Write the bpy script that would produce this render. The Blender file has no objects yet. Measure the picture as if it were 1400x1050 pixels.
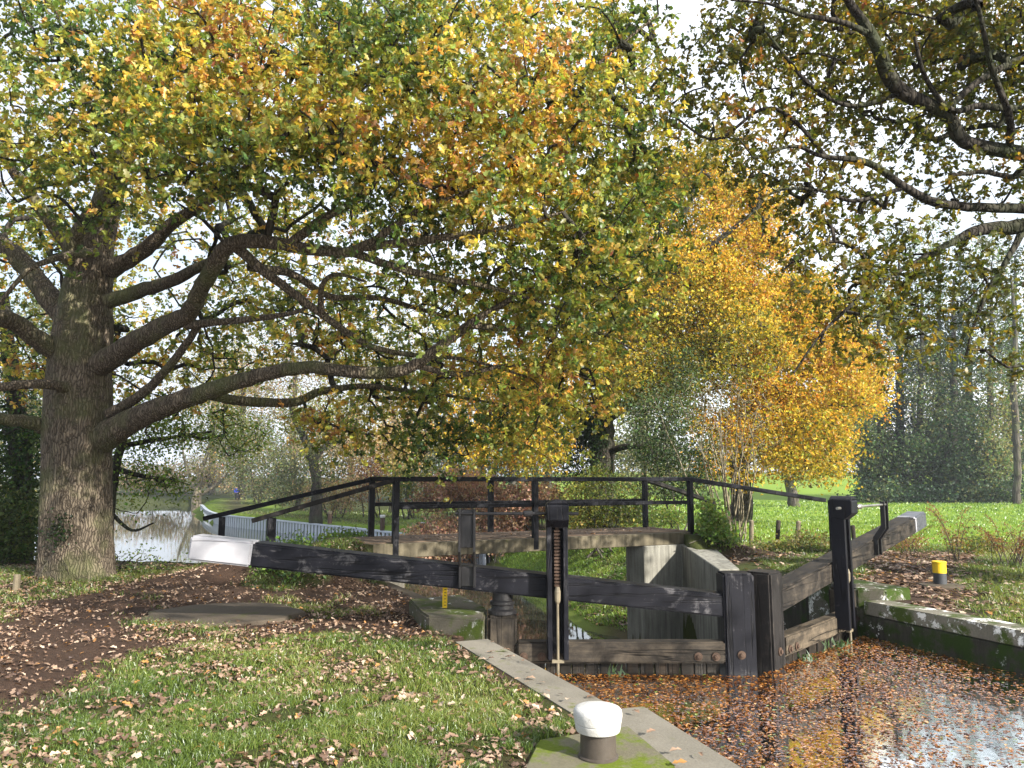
import bpy, bmesh, math, random
import numpy as np
from mathutils import Vector, Matrix

rng = np.random.default_rng(11)
random.seed(11)
sc = bpy.context.scene
COL = sc.collection

# ------------------------------------------------------------------ camera
EYE = 1.55
PITCH = math.radians(7.2)
FPX = 1030.0
CP, SP = math.cos(PITCH), math.sin(PITCH)
cam_d = bpy.data.cameras.new("camera")
cam_d.sensor_width = 36.0
cam_d.lens = 36.0 * FPX / 1400.0
cam_d.clip_start = 0.05
cam_d.clip_end = 3000
cam = bpy.data.objects.new("camera", cam_d)
cam.location = (0, 0, EYE)
cam.rotation_euler = (math.pi / 2 + PITCH, 0, 0)
COL.objects.link(cam)
sc.camera = cam


def ray(px, py):
    a = (np.asarray(px, float) - 700) / FPX
    b = (525 - np.asarray(py, float)) / FPX
    return a, CP - SP * b, SP + CP * b


def P(px, py, z=0.0):
    """world point where the sight line of a photo pixel meets height z"""
    dx, dy, dz = ray(px, py)
    t = (z - EYE) / dz
    return np.array([dx * t, dy * t, z])


def Q(px, py, Y):
    """world point on the sight line at forward distance Y"""
    dx, dy, dz = ray(px, py)
    t = np.asarray(Y, float) / dy
    return np.stack([dx * t, dy * t, EYE + dz * t], -1)


# ------------------------------------------------------------------ helpers
def ss(a, b, x):
    t = np.clip((np.asarray(x, float) - a) / (b - a), 0, 1)
    return t * t * (3 - 2 * t)


def noise2(x, y, s=1.0, seed=0.0):
    x = np.asarray(x) * s + seed * 3.1
    y = np.asarray(y) * s - seed * 1.7
    return (np.sin(x * 1.7 + 1.3 * np.sin(y * 1.1 + seed)) + np.sin(y * 2.1 + 1.7 * np.sin(x * 0.9 + 2 + seed))
            + 0.6 * np.sin(x * 3.9 - y * 2.7 + seed) + 0.5 * np.sin(x * 2.3 + y * 5.1 + 2 * np.sin(y * 1.9))) / 3.1


def noise3(p, s=1.0, seed=0.0):
    x, y, z = (p[:, i] * s + seed * (1.3 + i) for i in range(3))
    return (np.sin(x * 1.6 + 1.4 * np.sin(y * 1.2 + z)) + np.sin(y * 1.9 + 1.3 * np.sin(z * 1.1 + x * 0.7)) + np.sin(z * 2.1 + 1.5 * np.sin(x * 1.3 - y))) / 3.0


def world_loc(o):
    v = np.zeros(3)
    while o is not None:
        v += np.array(o.location)
        o = o.parent
    return v


def tag(o, label=None, cat=None, group=None, kind=None):
    if label: o["label"] = label
    if cat: o["category"] = cat
    if group: o["group"] = group
    if kind: o["kind"] = kind
    return o


def thing(name, label, cat, loc, group=None):
    o = bpy.data.objects.new(name, None)
    o.empty_display_size = 0.2
    COL.objects.link(o)
    o.location = loc
    return tag(o, label, cat, group)


def mesh_arrays(name, V, F, cols=None, smooth=False):
    V = np.ascontiguousarray(V, np.float32)
    F = [np.asarray(f, np.int32) for f in F if len(f)]
    me = bpy.data.meshes.new(name)
    me.vertices.add(len(V))
    me.vertices.foreach_set("co", V.ravel())
    nl = sum(f.size for f in F)
    npoly = sum(len(f) for f in F)
    me.loops.add(nl)
    me.loops.foreach_set("vertex_index", np.concatenate([f.ravel() for f in F]))
    me.polygons.add(npoly)
    tot = np.concatenate([np.full(len(f), f.shape[1], np.int32) for f in F])
    st = np.concatenate([[0], np.cumsum(tot)[:-1]]).astype(np.int32)
    me.polygons.foreach_set("loop_start", st)
    me.polygons.foreach_set("use_smooth", np.full(npoly, smooth, dtype=bool))
    if cols is not None:
        for an, c in (cols.items() if isinstance(cols, dict) else {"Col": cols}.items()):
            at = me.attributes.new(an, "FLOAT_COLOR", "POINT")
            c4 = np.ones((len(V), 4), np.float32)
            c4[:, :3] = c
            at.data.foreach_set("color", c4.ravel())
    me.update(calc_edges=True)
    return me


def link(name, V, F, mat, parent=None, cols=None, smooth=False, loc=None):
    base = world_loc(parent) if parent is not None else (np.array(loc, float) if loc is not None else np.zeros(3))
    me = mesh_arrays(name, np.asarray(V) - base, F, cols, smooth)
    me.materials.append(mat)
    o = bpy.data.objects.new(name, me)
    COL.objects.link(o)
    if parent is not None:
        o.parent = parent
    elif loc is not None:
        o.location = loc
    return o


def link_bm(name, bm, mat, parent=None, loc=None, bevel=0.0, seg=1, smooth=False):
    base = world_loc(parent) if parent is not None else (np.array(loc, float) if loc is not None else np.zeros(3))
    bmesh.ops.recalc_face_normals(bm, faces=bm.faces[:])
    if bevel > 0:
        es = [e for e in bm.edges if len(e.link_faces) == 2 and e.calc_face_angle(0) > 0.5]
        bmesh.ops.bevel(bm, geom=es, offset=bevel, segments=seg, affect='EDGES', clamp_overlap=True)
    bmesh.ops.translate(bm, verts=bm.verts[:], vec=Vector(-base))
    me = bpy.data.meshes.new(name)
    bm.to_mesh(me)
    bm.free()
    if smooth:
        me.polygons.foreach_set("use_smooth", np.ones(len(me.polygons), dtype=bool))
        me.set_sharp_from_angle(angle=math.radians(38))
    me.materials.append(mat)
    o = bpy.data.objects.new(name, me)
    COL.objects.link(o)
    if parent is not None:
        o.parent = parent
    elif loc is not None:
        o.location = loc
    return o


def dup(o, parent=None, delta=None, loc=None):
    """copy of a thing with copies of its parts and sub-parts"""
    c = o.copy()
    COL.objects.link(c)
    if parent is not None: c.parent = parent
    if loc is not None: c.location = loc
    for ch in [k for k in bpy.data.objects if k.parent == o]:
        dup(ch, c)
    return c


def bar(bm, p0, p1, w, h, up=(0, 0, 1), w1=None, h1=None):
    """box running from p0 to p1, w across and h along up"""
    p0, p1 = Vector(p0), Vector(p1)
    d = (p1 - p0).normalized()
    u = Vector(up)
    s = d.cross(u)
    if s.length < 1e-4: s = d.cross(Vector((1, 0, 0)))
    s.normalize()
    u = s.cross(d).normalized()
    w1 = w if w1 is None else w1
    h1 = h if h1 is None else h1
    vs = []
    for p, ww, hh in ((p0, w, h), (p1, w1, h1)):
        for a, b in ((-1, -1), (1, -1), (1, 1), (-1, 1)):
            vs.append(bm.verts.new(p + s * a * ww / 2 + u * b * hh / 2))
    for f in ((0, 1, 2, 3), (7, 6, 5, 4), (0, 4, 5, 1), (1, 5, 6, 2), (2, 6, 7, 3), (3, 7, 4, 0)):
        bm.faces.new([vs[i] for i in f])
    return vs


def prism(bm, prof, o, u, v, w, depth):
    """polygon prof (2D in axes u,v) at o, extruded by depth along w"""
    o, u, v, w = Vector(o), Vector(u), Vector(v), Vector(w)
    a = [bm.verts.new(o + u * x + v * y) for x, y in prof]
    b = [bm.verts.new(o + u * x + v * y + w * depth) for x, y in prof]
    n = len(prof)
    bm.faces.new(a)
    bm.faces.new(b[::-1])
    for i in range(n):
        bm.faces.new([a[i], b[i], b[(i + 1) % n], a[(i + 1) % n]])


def lathe(bm, prof, c, n=24, axis=None):
    """profile [(r,z)] turned about the vertical through c (or about axis)"""
    c = Vector(c)
    if axis is None:
        X, Y, Z = Vector((1, 0, 0)), Vector((0, 1, 0)), Vector((0, 0, 1))
    else:
        Z = Vector(axis).normalized()
        X = Z.orthogonal().normalized()
        Y = Z.cross(X)
    rings = []
    for r, z in prof:
        rings.append([bm.verts.new(c + Z * z + (X * math.cos(2 * math.pi * i / n) + Y * math.sin(2 * math.pi * i / n)) * r) for i in range(n)])
    for a, b in zip(rings, rings[1:]):
        for i in range(n):
            bm.faces.new([a[i], a[(i + 1) % n], b[(i + 1) % n], b[i]])
    bm.faces.new(rings[0][::-1])
    bm.faces.new(rings[-1])


class Tubes:
    """collects tapered tubes into one vertex/face list"""
    def __init__(s): s.V, s.F, s.n = [], [], 0

    def add(s, pts, rad, sides=6, rough=0.0, flute=None):
        pts = np.asarray(pts, float)
        rad = np.asarray(rad, float)
        m = len(pts)
        t = np.gradient(pts, axis=0)
        t /= np.linalg.norm(t, axis=1)[:, None] + 1e-9
        ref = np.array([0.31, 0.17, 0.94]) if abs(t[0, 2]) < 0.8 else np.array([0.94, 0.31, 0.1])
        b = np.cross(t, ref); b /= np.linalg.norm(b, axis=1)[:, None] + 1e-9
        c = np.cross(t, b)
        a = np.arange(sides) * 2 * math.pi / sides
        r = np.repeat(rad[:, None], sides, 1)
        if rough: r = r * (1 + rough * rng.standard_normal((m, sides)))
        if flute is not None: r = r * flute(np.arange(m)[:, None] / max(1, m - 1), a[None, :])
        v = pts[:, None, :] + r[..., None] * (np.cos(a)[None, :, None] * b[:, None, :] + np.sin(a)[None, :, None] * c[:, None, :])
        s.V.append(v.reshape(-1, 3))
        i = np.arange(m - 1)[:, None] * sides
        j = np.arange(sides)[None, :]
        k = (j + 1) % sides
        f = np.stack([i + j, i + k, i + sides + k, i + sides + j], -1).reshape(-1, 4) + s.n
        s.F.append(f)
        # closed tip
        s.n += m * sides

    def get(s): return np.concatenate(s.V), [np.concatenate(s.F)]


def catmull(p, k=5):
    p = np.asarray(p, float)
    q = np.vstack([2 * p[0] - p[1], p, 2 * p[-1] - p[-2]])
    out = []
    t = np.linspace(0, 1, k, endpoint=False)[:, None]
    for i in range(1, len(q) - 2):
        a, b, c, d = q[i - 1], q[i], q[i + 1], q[i + 2]
        out.append(0.5 * (2 * b + (c - a) * t + (2 * a - 5 * b + 4 * c - d) * t ** 2 + (3 * b - a - 3 * c + d) * t ** 3))
    out.append(p[-1:])
    return np.vstack(out)


# ---- leaves
def leaf_template(stations, fold=0.18, droop=0.12):
    """stations: (x, halfwidth) from stalk to tip; returns verts and faces of a lobed leaf folded at its midrib"""
    V, F4, F3 = [], [], []
    xs = [s[0] for s in stations]
    mid = []
    for x, w in stations:
        mid.append(len(V)); V.append((x - 0.5, 0, -droop * (x - 0.4) ** 2 * 2))
    for sgn in (1, -1):
        side = []
        for k, (x, w) in enumerate(stations):
            if w <= 0: side.append(mid[k]); continue
            side.append(len(V)); V.append((x - 0.5, sgn * w, fold * w - droop * (x - 0.4) ** 2 * 2))
        for k in range(len(stations) - 1):
            a, b, c, d = mid[k], mid[k + 1], side[k + 1], side[k]
            q = []
            for i in ((a, b, c, d) if sgn < 0 else (d, c, b, a)):
                if i not in q: q.append(i)
            (F4 if len(q) == 4 else F3).append(q)
    return np.array(V, float), np.array(F4, int).reshape(-1, 4), np.array(F3, int).reshape(-1, 3)


OAK = leaf_template([(0, 0), (0.2, 0.19), (0.31, 0.1), (0.5, 0.31), (0.61, 0.17), (0.8, 0.27), (1, 0)])
OAK_S = leaf_template([(0, 0), (0.28, 0.24), (0.42, 0.12), (0.68, 0.31), (1, 0)])
DIAM = leaf_template([(0, 0), (0.55, 0.3), (1, 0)], fold=0.35, droop=0.2)
NARROW = leaf_template([(0, 0), (0.45, 0.13), (1, 0)], fold=0.3, droop=0.3)


def leaves(C, size, tpl, flat=0.5, droop_dir=0.0, jitter=0.3, n_dir=None, along=None):
    """N leaves at C. flat 1: lying level, 0: any way round. returns V, F, count per leaf"""
    C = np.asarray(C, float)
    N = len(C)
    T, F4, F3 = tpl
    nrm = rng.standard_normal((N, 3))
    nrm /= np.linalg.norm(nrm, axis=1)[:, None]
    nrm = nrm * (1 - flat) + np.array([0, 0, 1.0]) * flat if n_dir is None else nrm * (1 - flat) + n_dir * flat
    nrm /= np.linalg.norm(nrm, axis=1)[:, None] + 1e-9
    d = rng.standard_normal((N, 3)) if along is None else along + 0.25 * rng.standard_normal((N, 3))
    d[:, 2] -= droop_dir
    d -= nrm * np.sum(d * nrm, 1)[:, None]
    d /= np.linalg.norm(d, axis=1)[:, None] + 1e-9
    b = np.cross(nrm, d)
    s = np.broadcast_to(np.asarray(size, float), (N,)) * (1 + jitter * (rng.random(N) * 2 - 1))
    wid = 0.75 + 0.5 * rng.random(N)
    cur = 0.4 + 1.6 * rng.random(N)
    V = C[:, None, :] + s[:, None, None] * (T[None, :, 0:1] * d[:, None, :] + T[None, :, 1:2] * wid[:, None, None] * b[:, None, :] + T[None, :, 2:3] * cur[:, None, None] * nrm[:, None, :])
    off = (np.arange(N) * len(T))[:, None, None]
    Fs = []
    if len(F4): Fs.append((F4[None] + off).reshape(-1, 4))
    if len(F3): Fs.append((F3[None] + off).reshape(-1, 3))
    return V.reshape(-1, 3), Fs, len(T)


def palette(N, cols, weights, pos=None, scale=0.5, bright=0.25, seed=1.0, spread=1.0, tuft=0):
    """one colour per leaf from a palette; neighbours tend to share a colour"""
    cols = np.asarray(cols, float)
    w = np.asarray(weights, float); w = w / w.sum()
    u = rng.random(N)
    if tuft: u = np.clip(0.78 * np.repeat(rng.random(N // tuft), tuft) + 0.22 * u, 0, 1)
    if pos is not None:
        nz = noise3(pos, scale, seed) * 0.5 + 0.5
        u = np.clip(0.5 + (nz - 0.5) * 1.0 * spread + (u - 0.5) * 0.75, 0, 0.9999)
    idx = np.searchsorted(np.cumsum(w), u).clip(0, len(cols) - 1)
    c = cols[idx] * (1 + bright * (rng.random((N, 1)) * 2 - 1))
    c = c * (1 + 0.12 * rng.standard_normal((N, 3)))
    return np.clip(c, 0.004, 0.95)


def lobe_points(lobes):
    """lobes: (px, py, rx, ry, Y0, Y1, n): points inside an ellipse of sight lines between two distances"""
    out = []
    for px, py, rx, ry, y0, y1, n in lobes:
        a = rng.random(n) * 2 * math.pi
        r = np.sqrt(rng.random(n))
        yy = y0 + (y1 - y0) * rng.random(n)
        out.append(Q(px + rx * r * np.cos(a), py + ry * r * np.sin(a), yy))
    return np.vstack(out)


def ball_points(balls):
    """balls: (x, y, z, rx, ry, rz, n): points in ellipsoids, thinned towards the middle"""
    out = []
    for x, y, z, rx, ry, rz, n in balls:
        d = rng.standard_normal((n, 3)); d /= np.linalg.norm(d, axis=1)[:, None]
        r = rng.random((n, 1)) ** 0.45
        out.append(np.array([x, y, z]) + d * r * np.array([rx, ry, rz]))
    return np.vstack(out)


def grow(nodes, attr, wobble=0.08, sag=0.05):
    """join every attractor to the nearest wood by a thin bent branch; returns list of (points, leafcount index)"""
    nodes = np.asarray(nodes, float)
    cap = len(nodes) + len(attr) * 6
    A = np.empty((cap, 3)); A[:len(nodes)] = nodes
    par = np.full(cap, -1); m = len(nodes)
    cnt = np.zeros(cap)
    d0 = np.full(len(attr), 1e9)
    for k in range(0, len(nodes), 400):
        d0 = np.minimum(d0, np.min(np.linalg.norm(attr[:, None] - nodes[None, k:k + 400], axis=2), axis=1))
    br = []
    for i in np.argsort(d0):
        a = attr[i]
        dv = A[:m] - a
        dd = np.einsum('ij,ij->i', dv, dv)
        j = int(np.argmin(dd))
        L = math.sqrt(dd[j])
        k = 5 if L > 0.5 else 4
        t = np.linspace(0, 1, k)[:, None]
        w = rng.standard_normal(3) * wobble * L
        p = A[j] * (1 - t) + a * t + w * np.sin(t * math.pi) + rng.standard_normal((k, 3)) * 0.02 * L * np.sin(t * math.pi)
        p[:, 2] += sag * L * np.sin(t[:, 0] * math.pi)
        ids = [j]
        for q in p[1:]:
            A[m] = q; par[m] = ids[-1]; ids.append(m); m += 1
        q = ids[-1]
        while q >= 0:
            cnt[q] += 1; q = par[q]
        br.append((p, ids))
    return br, cnt


def add_branches(tb, br, cnt, r_tip=0.004, k=0.0045, pw=0.5, sides=4, cap=0.06):
    for p, ids in br:
        c = np.array([cnt[ids[1]]] + [cnt[i] for i in ids[1:]])
        r = np.minimum(r_tip + k * np.maximum(c - 1, 0) ** pw, cap)
        r[-1] = min(r[-1], r_tip) if cnt[ids[-1]] <= 1 else r[-1]
        tb.add(p, r, sides if r[0] < 0.02 else 6)


# ------------------------------------------------------------------ materials
def new_mat(name):
    m = bpy.data.materials.new(name)
    m.use_nodes = True
    nt = m.node_tree
    for n in list(nt.nodes): nt.nodes.remove(n)
    out = nt.nodes.new("ShaderNodeOutputMaterial")
    return m, nt, out


def nd(nt, t, **kw):
    n = nt.nodes.new(t)
    for k, v in kw.items():
        if k.startswith("i_"):
            key = k[2:]
            key = int(key) if key.isdigit() else key.replace("_", " ")
            n.inputs[key].default_value = v
        else:
            setattr(n, k, v)
    return n


def ramp(nt, fac, stops):
    r = nd(nt, "ShaderNodeValToRGB")
    e = r.color_ramp.elements
    while len(e) < len(stops): e.new(0.5)
    for i, (p, c) in enumerate(stops):
        e[i].position = p
        e[i].color = (*c, 1) if len(c) == 3 else c
    nt.links.new(fac, r.inputs[0])
    return r.outputs[0]


def mixc(nt, fac, a, b, mode='MIX'):
    m = nd(nt, "ShaderNodeMix", data_type='RGBA', blend_type=mode)
    for sock, v in ((m.inputs[0], fac), (m.inputs[6], a), (m.inputs[7], b)):
        if isinstance(v, (int, float)): sock.default_value = v
        elif isinstance(v, tuple): sock.default_value = (*v, 1)
        else: nt.links.new(v, sock)
    return m.outputs[2]


def coords(nt, scale=(1, 1, 1), kind="Object"):
    tc = nd(nt, "ShaderNodeTexCoord")
    mp = nd(nt, "ShaderNodeMapping")
    mp.inputs["Scale"].default_value = scale
    nt.links.new(tc.outputs[kind], mp.inputs[0])
    return mp.outputs[0]


def noise(nt, vec, scale, detail=4, rough=0.55, dist=0.0):
    n = nd(nt, "ShaderNodeTexNoise", i_Scale=scale, i_Detail=detail, i_Roughness=rough, i_Distortion=dist)
    nt.links.new(vec, n.inputs["Vector"])
    return n.outputs["Fac"]


def finish(nt, out, col, rough=0.7, bump=None, bump_s=0.3, bump_d=0.02, spec=0.3, normal=None):
    p = nd(nt, "ShaderNodeBsdfPrincipled")
    if isinstance(col, tuple): p.inputs["Base Color"].default_value = (*col, 1)
    else: nt.links.new(col, p.inputs["Base Color"])
    if isinstance(rough, (int, float)): p.inputs["Roughness"].default_value = rough
    else: nt.links.new(rough, p.inputs["Roughness"])
    p.inputs["Specular IOR Level"].default_value = spec
    if bump is not None:
        b = nd(nt, "ShaderNodeBump", i_Strength=bump_s, i_Distance=bump_d)
        nt.links.new(bump, b.inputs["Height"])
        nt.links.new(b.outputs[0], p.inputs["Normal"])
    nt.links.new(p.outputs[0], out.inputs[0])
    return p


def leaf_mat(name, transl=0.4, gloss=0.05, rough=0.42, sat=1.0):
    m, nt, out = new_mat(name)
    at = nd(nt, "ShaderNodeAttribute", attribute_name="Col")
    tc = coords(nt)
    nz = noise(nt, tc, 45, 2)
    c = mixc(nt, 0.35, at.outputs[0], ramp(nt, nz, [(0.3, (0.55, 0.5, 0.45)), (0.7, (1, 1, 1))]), 'MULTIPLY')
    d = nd(nt, "ShaderNodeBsdfDiffuse"); nt.links.new(c, d.inputs[0])
    ct = mixc(nt, 1.0, c, (1.5, 1.35, 0.75), 'MULTIPLY')
    t = nd(nt, "ShaderNodeBsdfTranslucent"); nt.links.new(ct, t.inputs[0])
    g = nd(nt, "ShaderNodeBsdfGlossy", i_Roughness=rough); g.inputs[0].default_value = (0.9, 0.93, 1, 1)
    a = nd(nt, "ShaderNodeMixShader", i_0=transl); nt.links.new(d.outputs[0], a.inputs[1]); nt.links.new(t.outputs[0], a.inputs[2])
    b = nd(nt, "ShaderNodeMixShader", i_0=gloss); nt.links.new(a.outputs[0], b.inputs[1]); nt.links.new(g.outputs[0], b.inputs[2])
    nt.links.new(b.outputs[0], out.inputs[0])
    return m


M = {}
M['leaf'] = leaf_mat('oak_leaf', 0.5, 0.025)
M['leaf_far'] = leaf_mat('far_leaf', 0.38, 0.015)
M['dead_leaf'] = leaf_mat('dead_leaf', 0.15, 0.05, 0.5)
M['wet_leaf'] = leaf_mat('wet_leaf', 0.05, 0.24, 0.12)
M['grass'] = leaf_mat('grass_blade', 0.4, 0.05, 0.4)


def bark_mat(name, c0, c1, moss, scale=9.0, moss_amt=0.55, bump=0.9):
    m, nt, out = new_mat(name)
    v = coords(nt, (1, 1, 0.13))
    v2 = coords(nt)
    dn = noise(nt, v2, 3, 3)
    vo = nd(nt, "ShaderNodeTexVoronoi", feature='DISTANCE_TO_EDGE', i_Scale=scale)
    add = nd(nt, "ShaderNodeVectorMath", operation='ADD'); nt.links.new(v, add.inputs[0])
    nzc = nd(nt, "ShaderNodeTexNoise", i_Scale=5.0, i_Detail=3.0); nt.links.new(v2, nzc.inputs["Vector"])
    sc_ = nd(nt, "ShaderNodeVectorMath", operation='SCALE', i_Scale=0.12); nt.links.new(nzc.outputs["Color"], sc_.inputs[0])
    nt.links.new(sc_.outputs[0], add.inputs[1]); nt.links.new(add.outputs[0], vo.inputs["Vector"])
    fine = noise(nt, v, 40, 5, 0.65)
    crack = ramp(nt, vo.outputs["Distance"], [(0.0, (0, 0, 0)), (0.14, (0.6, 0.6, 0.6)), (0.4, (1, 1, 1))])
    c = mixc(nt, crack, tuple(x * 0.35 for x in c0), mixc(nt, fine, c0, c1))
    big = noise(nt, v2, 1.3, 4, 0.6)
    mf = ramp(nt, big, [(0.62 - 0.25 * moss_amt, (0, 0, 0)), (0.78 - 0.2 * moss_amt, (0.75, 0.75, 0.75))])
    c = mixc(nt, mf, c, mixc(nt, fine, moss, tuple(min(1, x * 1.8) for x in moss)))
    h = mixc(nt, 0.3, crack, fine)
    finish(nt, out, c, 0.9, h, bump, 0.035, 0.15)
    return m


M['bark'] = bark_mat('oak_bark', (0.125, 0.1, 0.074), (0.25, 0.208, 0.158), (0.075, 0.085, 0.035), 26, 0.55)
M['bark_dark'] = bark_mat('dark_bark', (0.032, 0.027, 0.022), (0.075, 0.067, 0.056), (0.032, 0.04, 0.02), 14, 0.6)
M['bark_far'] = bark_mat('far_bark', (0.08, 0.07, 0.06), (0.15, 0.135, 0.115), (0.06, 0.07, 0.03), 5, 0.5)
M['bark_pale'] = bark_mat('pale_twig', (0.2, 0.17, 0.115), (0.32, 0.28, 0.2), (0.12, 0.12, 0.06), 12, 0.3)


def paint_timber(name, paint, wood, wear=0.45, rough=0.5, edge=0.05, axis='z', turn=0.0):
    """painted or weathered timber whose grain and drying splits run along one axis"""
    m, nt, out = new_mat(name)
    v = coords(nt)
    rot = nd(nt, "ShaderNodeMapping"); rot.inputs["Rotation"].default_value = (0, 0, turn); nt.links.new(v, rot.inputs[0])
    st = nd(nt, "ShaderNodeMapping"); st.inputs["Scale"].default_value = (0.35, 7, 7) if axis == 'x' else (7, 7, 0.35); nt.links.new(rot.outputs[0], st.inputs[0])
    fine = noise(nt, v, 60, 6, 0.75)
    grain = noise(nt, st.outputs[0], 3.2, 8, 0.72)
    split = ramp(nt, noise(nt, st.outputs[0], 1.3, 3, 0.5, 0.15), [(0.478, (1, 1, 1)), (0.497, (0, 0, 0)), (0.503, (0, 0, 0)), (0.522, (1, 1, 1))])
    big = noise(nt, v, 3.4, 8, 0.75, 0.6)
    wsum = mixc(nt, 0.3, big, grain)
    patch = ramp(nt, wsum, [(1.0 - wear, (0, 0, 0)), (1.0 - wear + edge, (1, 1, 1))])
    wc = mixc(nt, mixc(nt, 0.6, fine, grain), tuple(x * 0.3 for x in wood), tuple(x * 1.25 for x in wood))
    lo, hi = (0.5, 1.8) if max(paint) < 0.1 else (0.85, 1.12)
    pc = mixc(nt, noise(nt, v, 7, 6, 0.7), tuple(x * lo for x in paint), tuple(x * hi for x in paint))
    c = mixc(nt, patch, pc, wc)
    c = mixc(nt, split, tuple(x * 0.35 for x in paint), c)
    r = ramp(nt, patch, [(0, (rough,) * 3), (1, (0.85,) * 3)])
    finish(nt, out, c, r, mixc(nt, 0.6, mixc(nt, 0.5, fine, grain), split), 0.5, 0.008, 0.16)
    return m


DIAG = math.radians(-48)
BLK = ((0.006, 0.0064, 0.0095), (0.09, 0.088, 0.094))
M['black'] = paint_timber('black_painted_post', *BLK, 0.44, 0.5, 0.07)
M['black_x'] = paint_timber('black_painted_beam', *BLK, 0.46, 0.5, 0.07, 'x')
M['black_worn'] = paint_timber('worn_black_timber', (0.014, 0.0128, 0.0125), (0.085, 0.073, 0.06), 0.5, 0.6, 0.2)
M['black_worn_x'] = paint_timber('worn_sunlit_beam', (0.014, 0.0125, 0.0115), (0.095, 0.079, 0.061), 0.54, 0.6, 0.2, 'x', DIAG)  # worn timber, with the brown of sunlight put into its colour
M['wood_wet'] = paint_timber('weathered_gate_timber', (0.022, 0.019, 0.016), (0.105, 0.086, 0.064), 0.55, 0.75, 0.25)
M['wood_wet_x'] = paint_timber('weathered_gate_rail', (0.022, 0.019, 0.016), (0.11, 0.09, 0.068), 0.56, 0.75, 0.2, 'x')
M['wood_wet_d'] = paint_timber('weathered_sunlit_rail', (0.03, 0.025, 0.019), (0.17, 0.135, 0.095), 0.58, 0.75, 0.2, 'x', DIAG)  # weathered like the other rail, lighter brown stands in for sunlight
M['wood_dark'] = paint_timber('wet_plank', (0.012, 0.01, 0.008), (0.05, 0.034, 0.022), 0.5, 0.5, 0.2)
M['wood_pale'] = paint_timber('pale_fence_timber', (0.17, 0.14, 0.095), (0.3, 0.26, 0.185), 0.6, 0.85, 0.2)
M['white'] = paint_timber('white_painted_timber', (0.4, 0.4, 0.43), (0.32, 0.31, 0.3), 0.36, 0.5, 0.05, 'x')


def simple(name, c0, c1, scale=8, rough=0.6, bump=0.2, metallic=0.0, spec=0.4, detail=6):
    m, nt, out = new_mat(name)
    v = coords(nt)
    n1 = noise(nt, v, scale, detail, 0.65)
    n2 = noise(nt, v, scale * 6, 3)
    c = mixc(nt, n1, c0, c1)
    p = finish(nt, out, c, rough, mixc(nt, 0.5, n1, n2), bump, 0.01, spec)
    p.inputs["Metallic"].default_value = metallic
    return m


M['iron'] = simple('black_iron', (0.007, 0.007, 0.009), (0.022, 0.021, 0.022), 10, 0.42, 0.15)
M['rust'] = simple('rusty_iron', (0.03, 0.018, 0.012), (0.085, 0.05, 0.032), 18, 0.8, 0.3)
M['steel'] = simple('worn_steel', (0.25, 0.24, 0.2), (0.42, 0.41, 0.38), 20, 0.4, 0.1, 0.8)
M['rod'] = simple('greased_rod', (0.12, 0.1, 0.07), (0.22, 0.19, 0.13), 20, 0.5, 0.15)
M['yellow'] = simple('yellow_paint', (0.75, 0.48, 0.012), (0.85, 0.58, 0.02), 14, 0.5, 0.08)
M['white_iron'] = None
M['bollard'] = simple('brown_black_iron', (0.03, 0.024, 0.02), (0.09, 0.075, 0.062), 9, 0.5, 0.3)
M['grey_paint'] = simple('grey_black_paint', (0.03, 0.033, 0.04), (0.07, 0.075, 0.085), 9, 0.5, 0.1)
M['piling'] = simple('galvanised_piling', (0.26, 0.3, 0.36), (0.4, 0.44, 0.5), 1.5, 0.45, 0.1)
M['piling_shade'] = simple('piling_joint_shade', (0.015, 0.016, 0.018), (0.04, 0.043, 0.048), 3, 0.7, 0.1)  # shade of the recesses painted into the joint colour
M['blue_cloth'] = simple('blue_jacket', (0.01, 0.03, 0.35), (0.02, 0.06, 0.5), 10, 0.7, 0.2)
M['dark_cloth'] = simple('dark_trousers', (0.012, 0.012, 0.018), (0.03, 0.03, 0.04), 10, 0.8, 0.2)
M['skin'] = simple('skin', (0.45, 0.28, 0.2), (0.55, 0.35, 0.26), 30, 0.5, 0.1)
M['hair'] = simple('dark_hair', (0.02, 0.014, 0.01), (0.05, 0.035, 0.025), 40, 0.6, 0.3)


def chipped_paint():
    m, nt, out = new_mat('flaking_white_paint')
    v = coords(nt)
    a = noise(nt, v, 26, 8, 0.75)
    b = noise(nt, v, 9, 4, 0.6)
    c = mixc(nt, b, (0.4, 0.39, 0.37), (0.58, 0.58, 0.57))
    c = mixc(nt, ramp(nt, a, [(0.3, (1, 1, 1)), (0.36, (0, 0, 0))]), c, (0.16, 0.1, 0.06))
    c = mixc(nt, ramp(nt, noise(nt, v, 60, 3), [(0.62, (0, 0, 0)), (0.75, (0.6, 0.6, 0.6))]), c, (0.25, 0.23, 0.2))
    finish(nt, out, c, 0.65, a, 0.8, 0.01, 0.3)
    return m


M['white_iron'] = chipped_paint()


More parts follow.
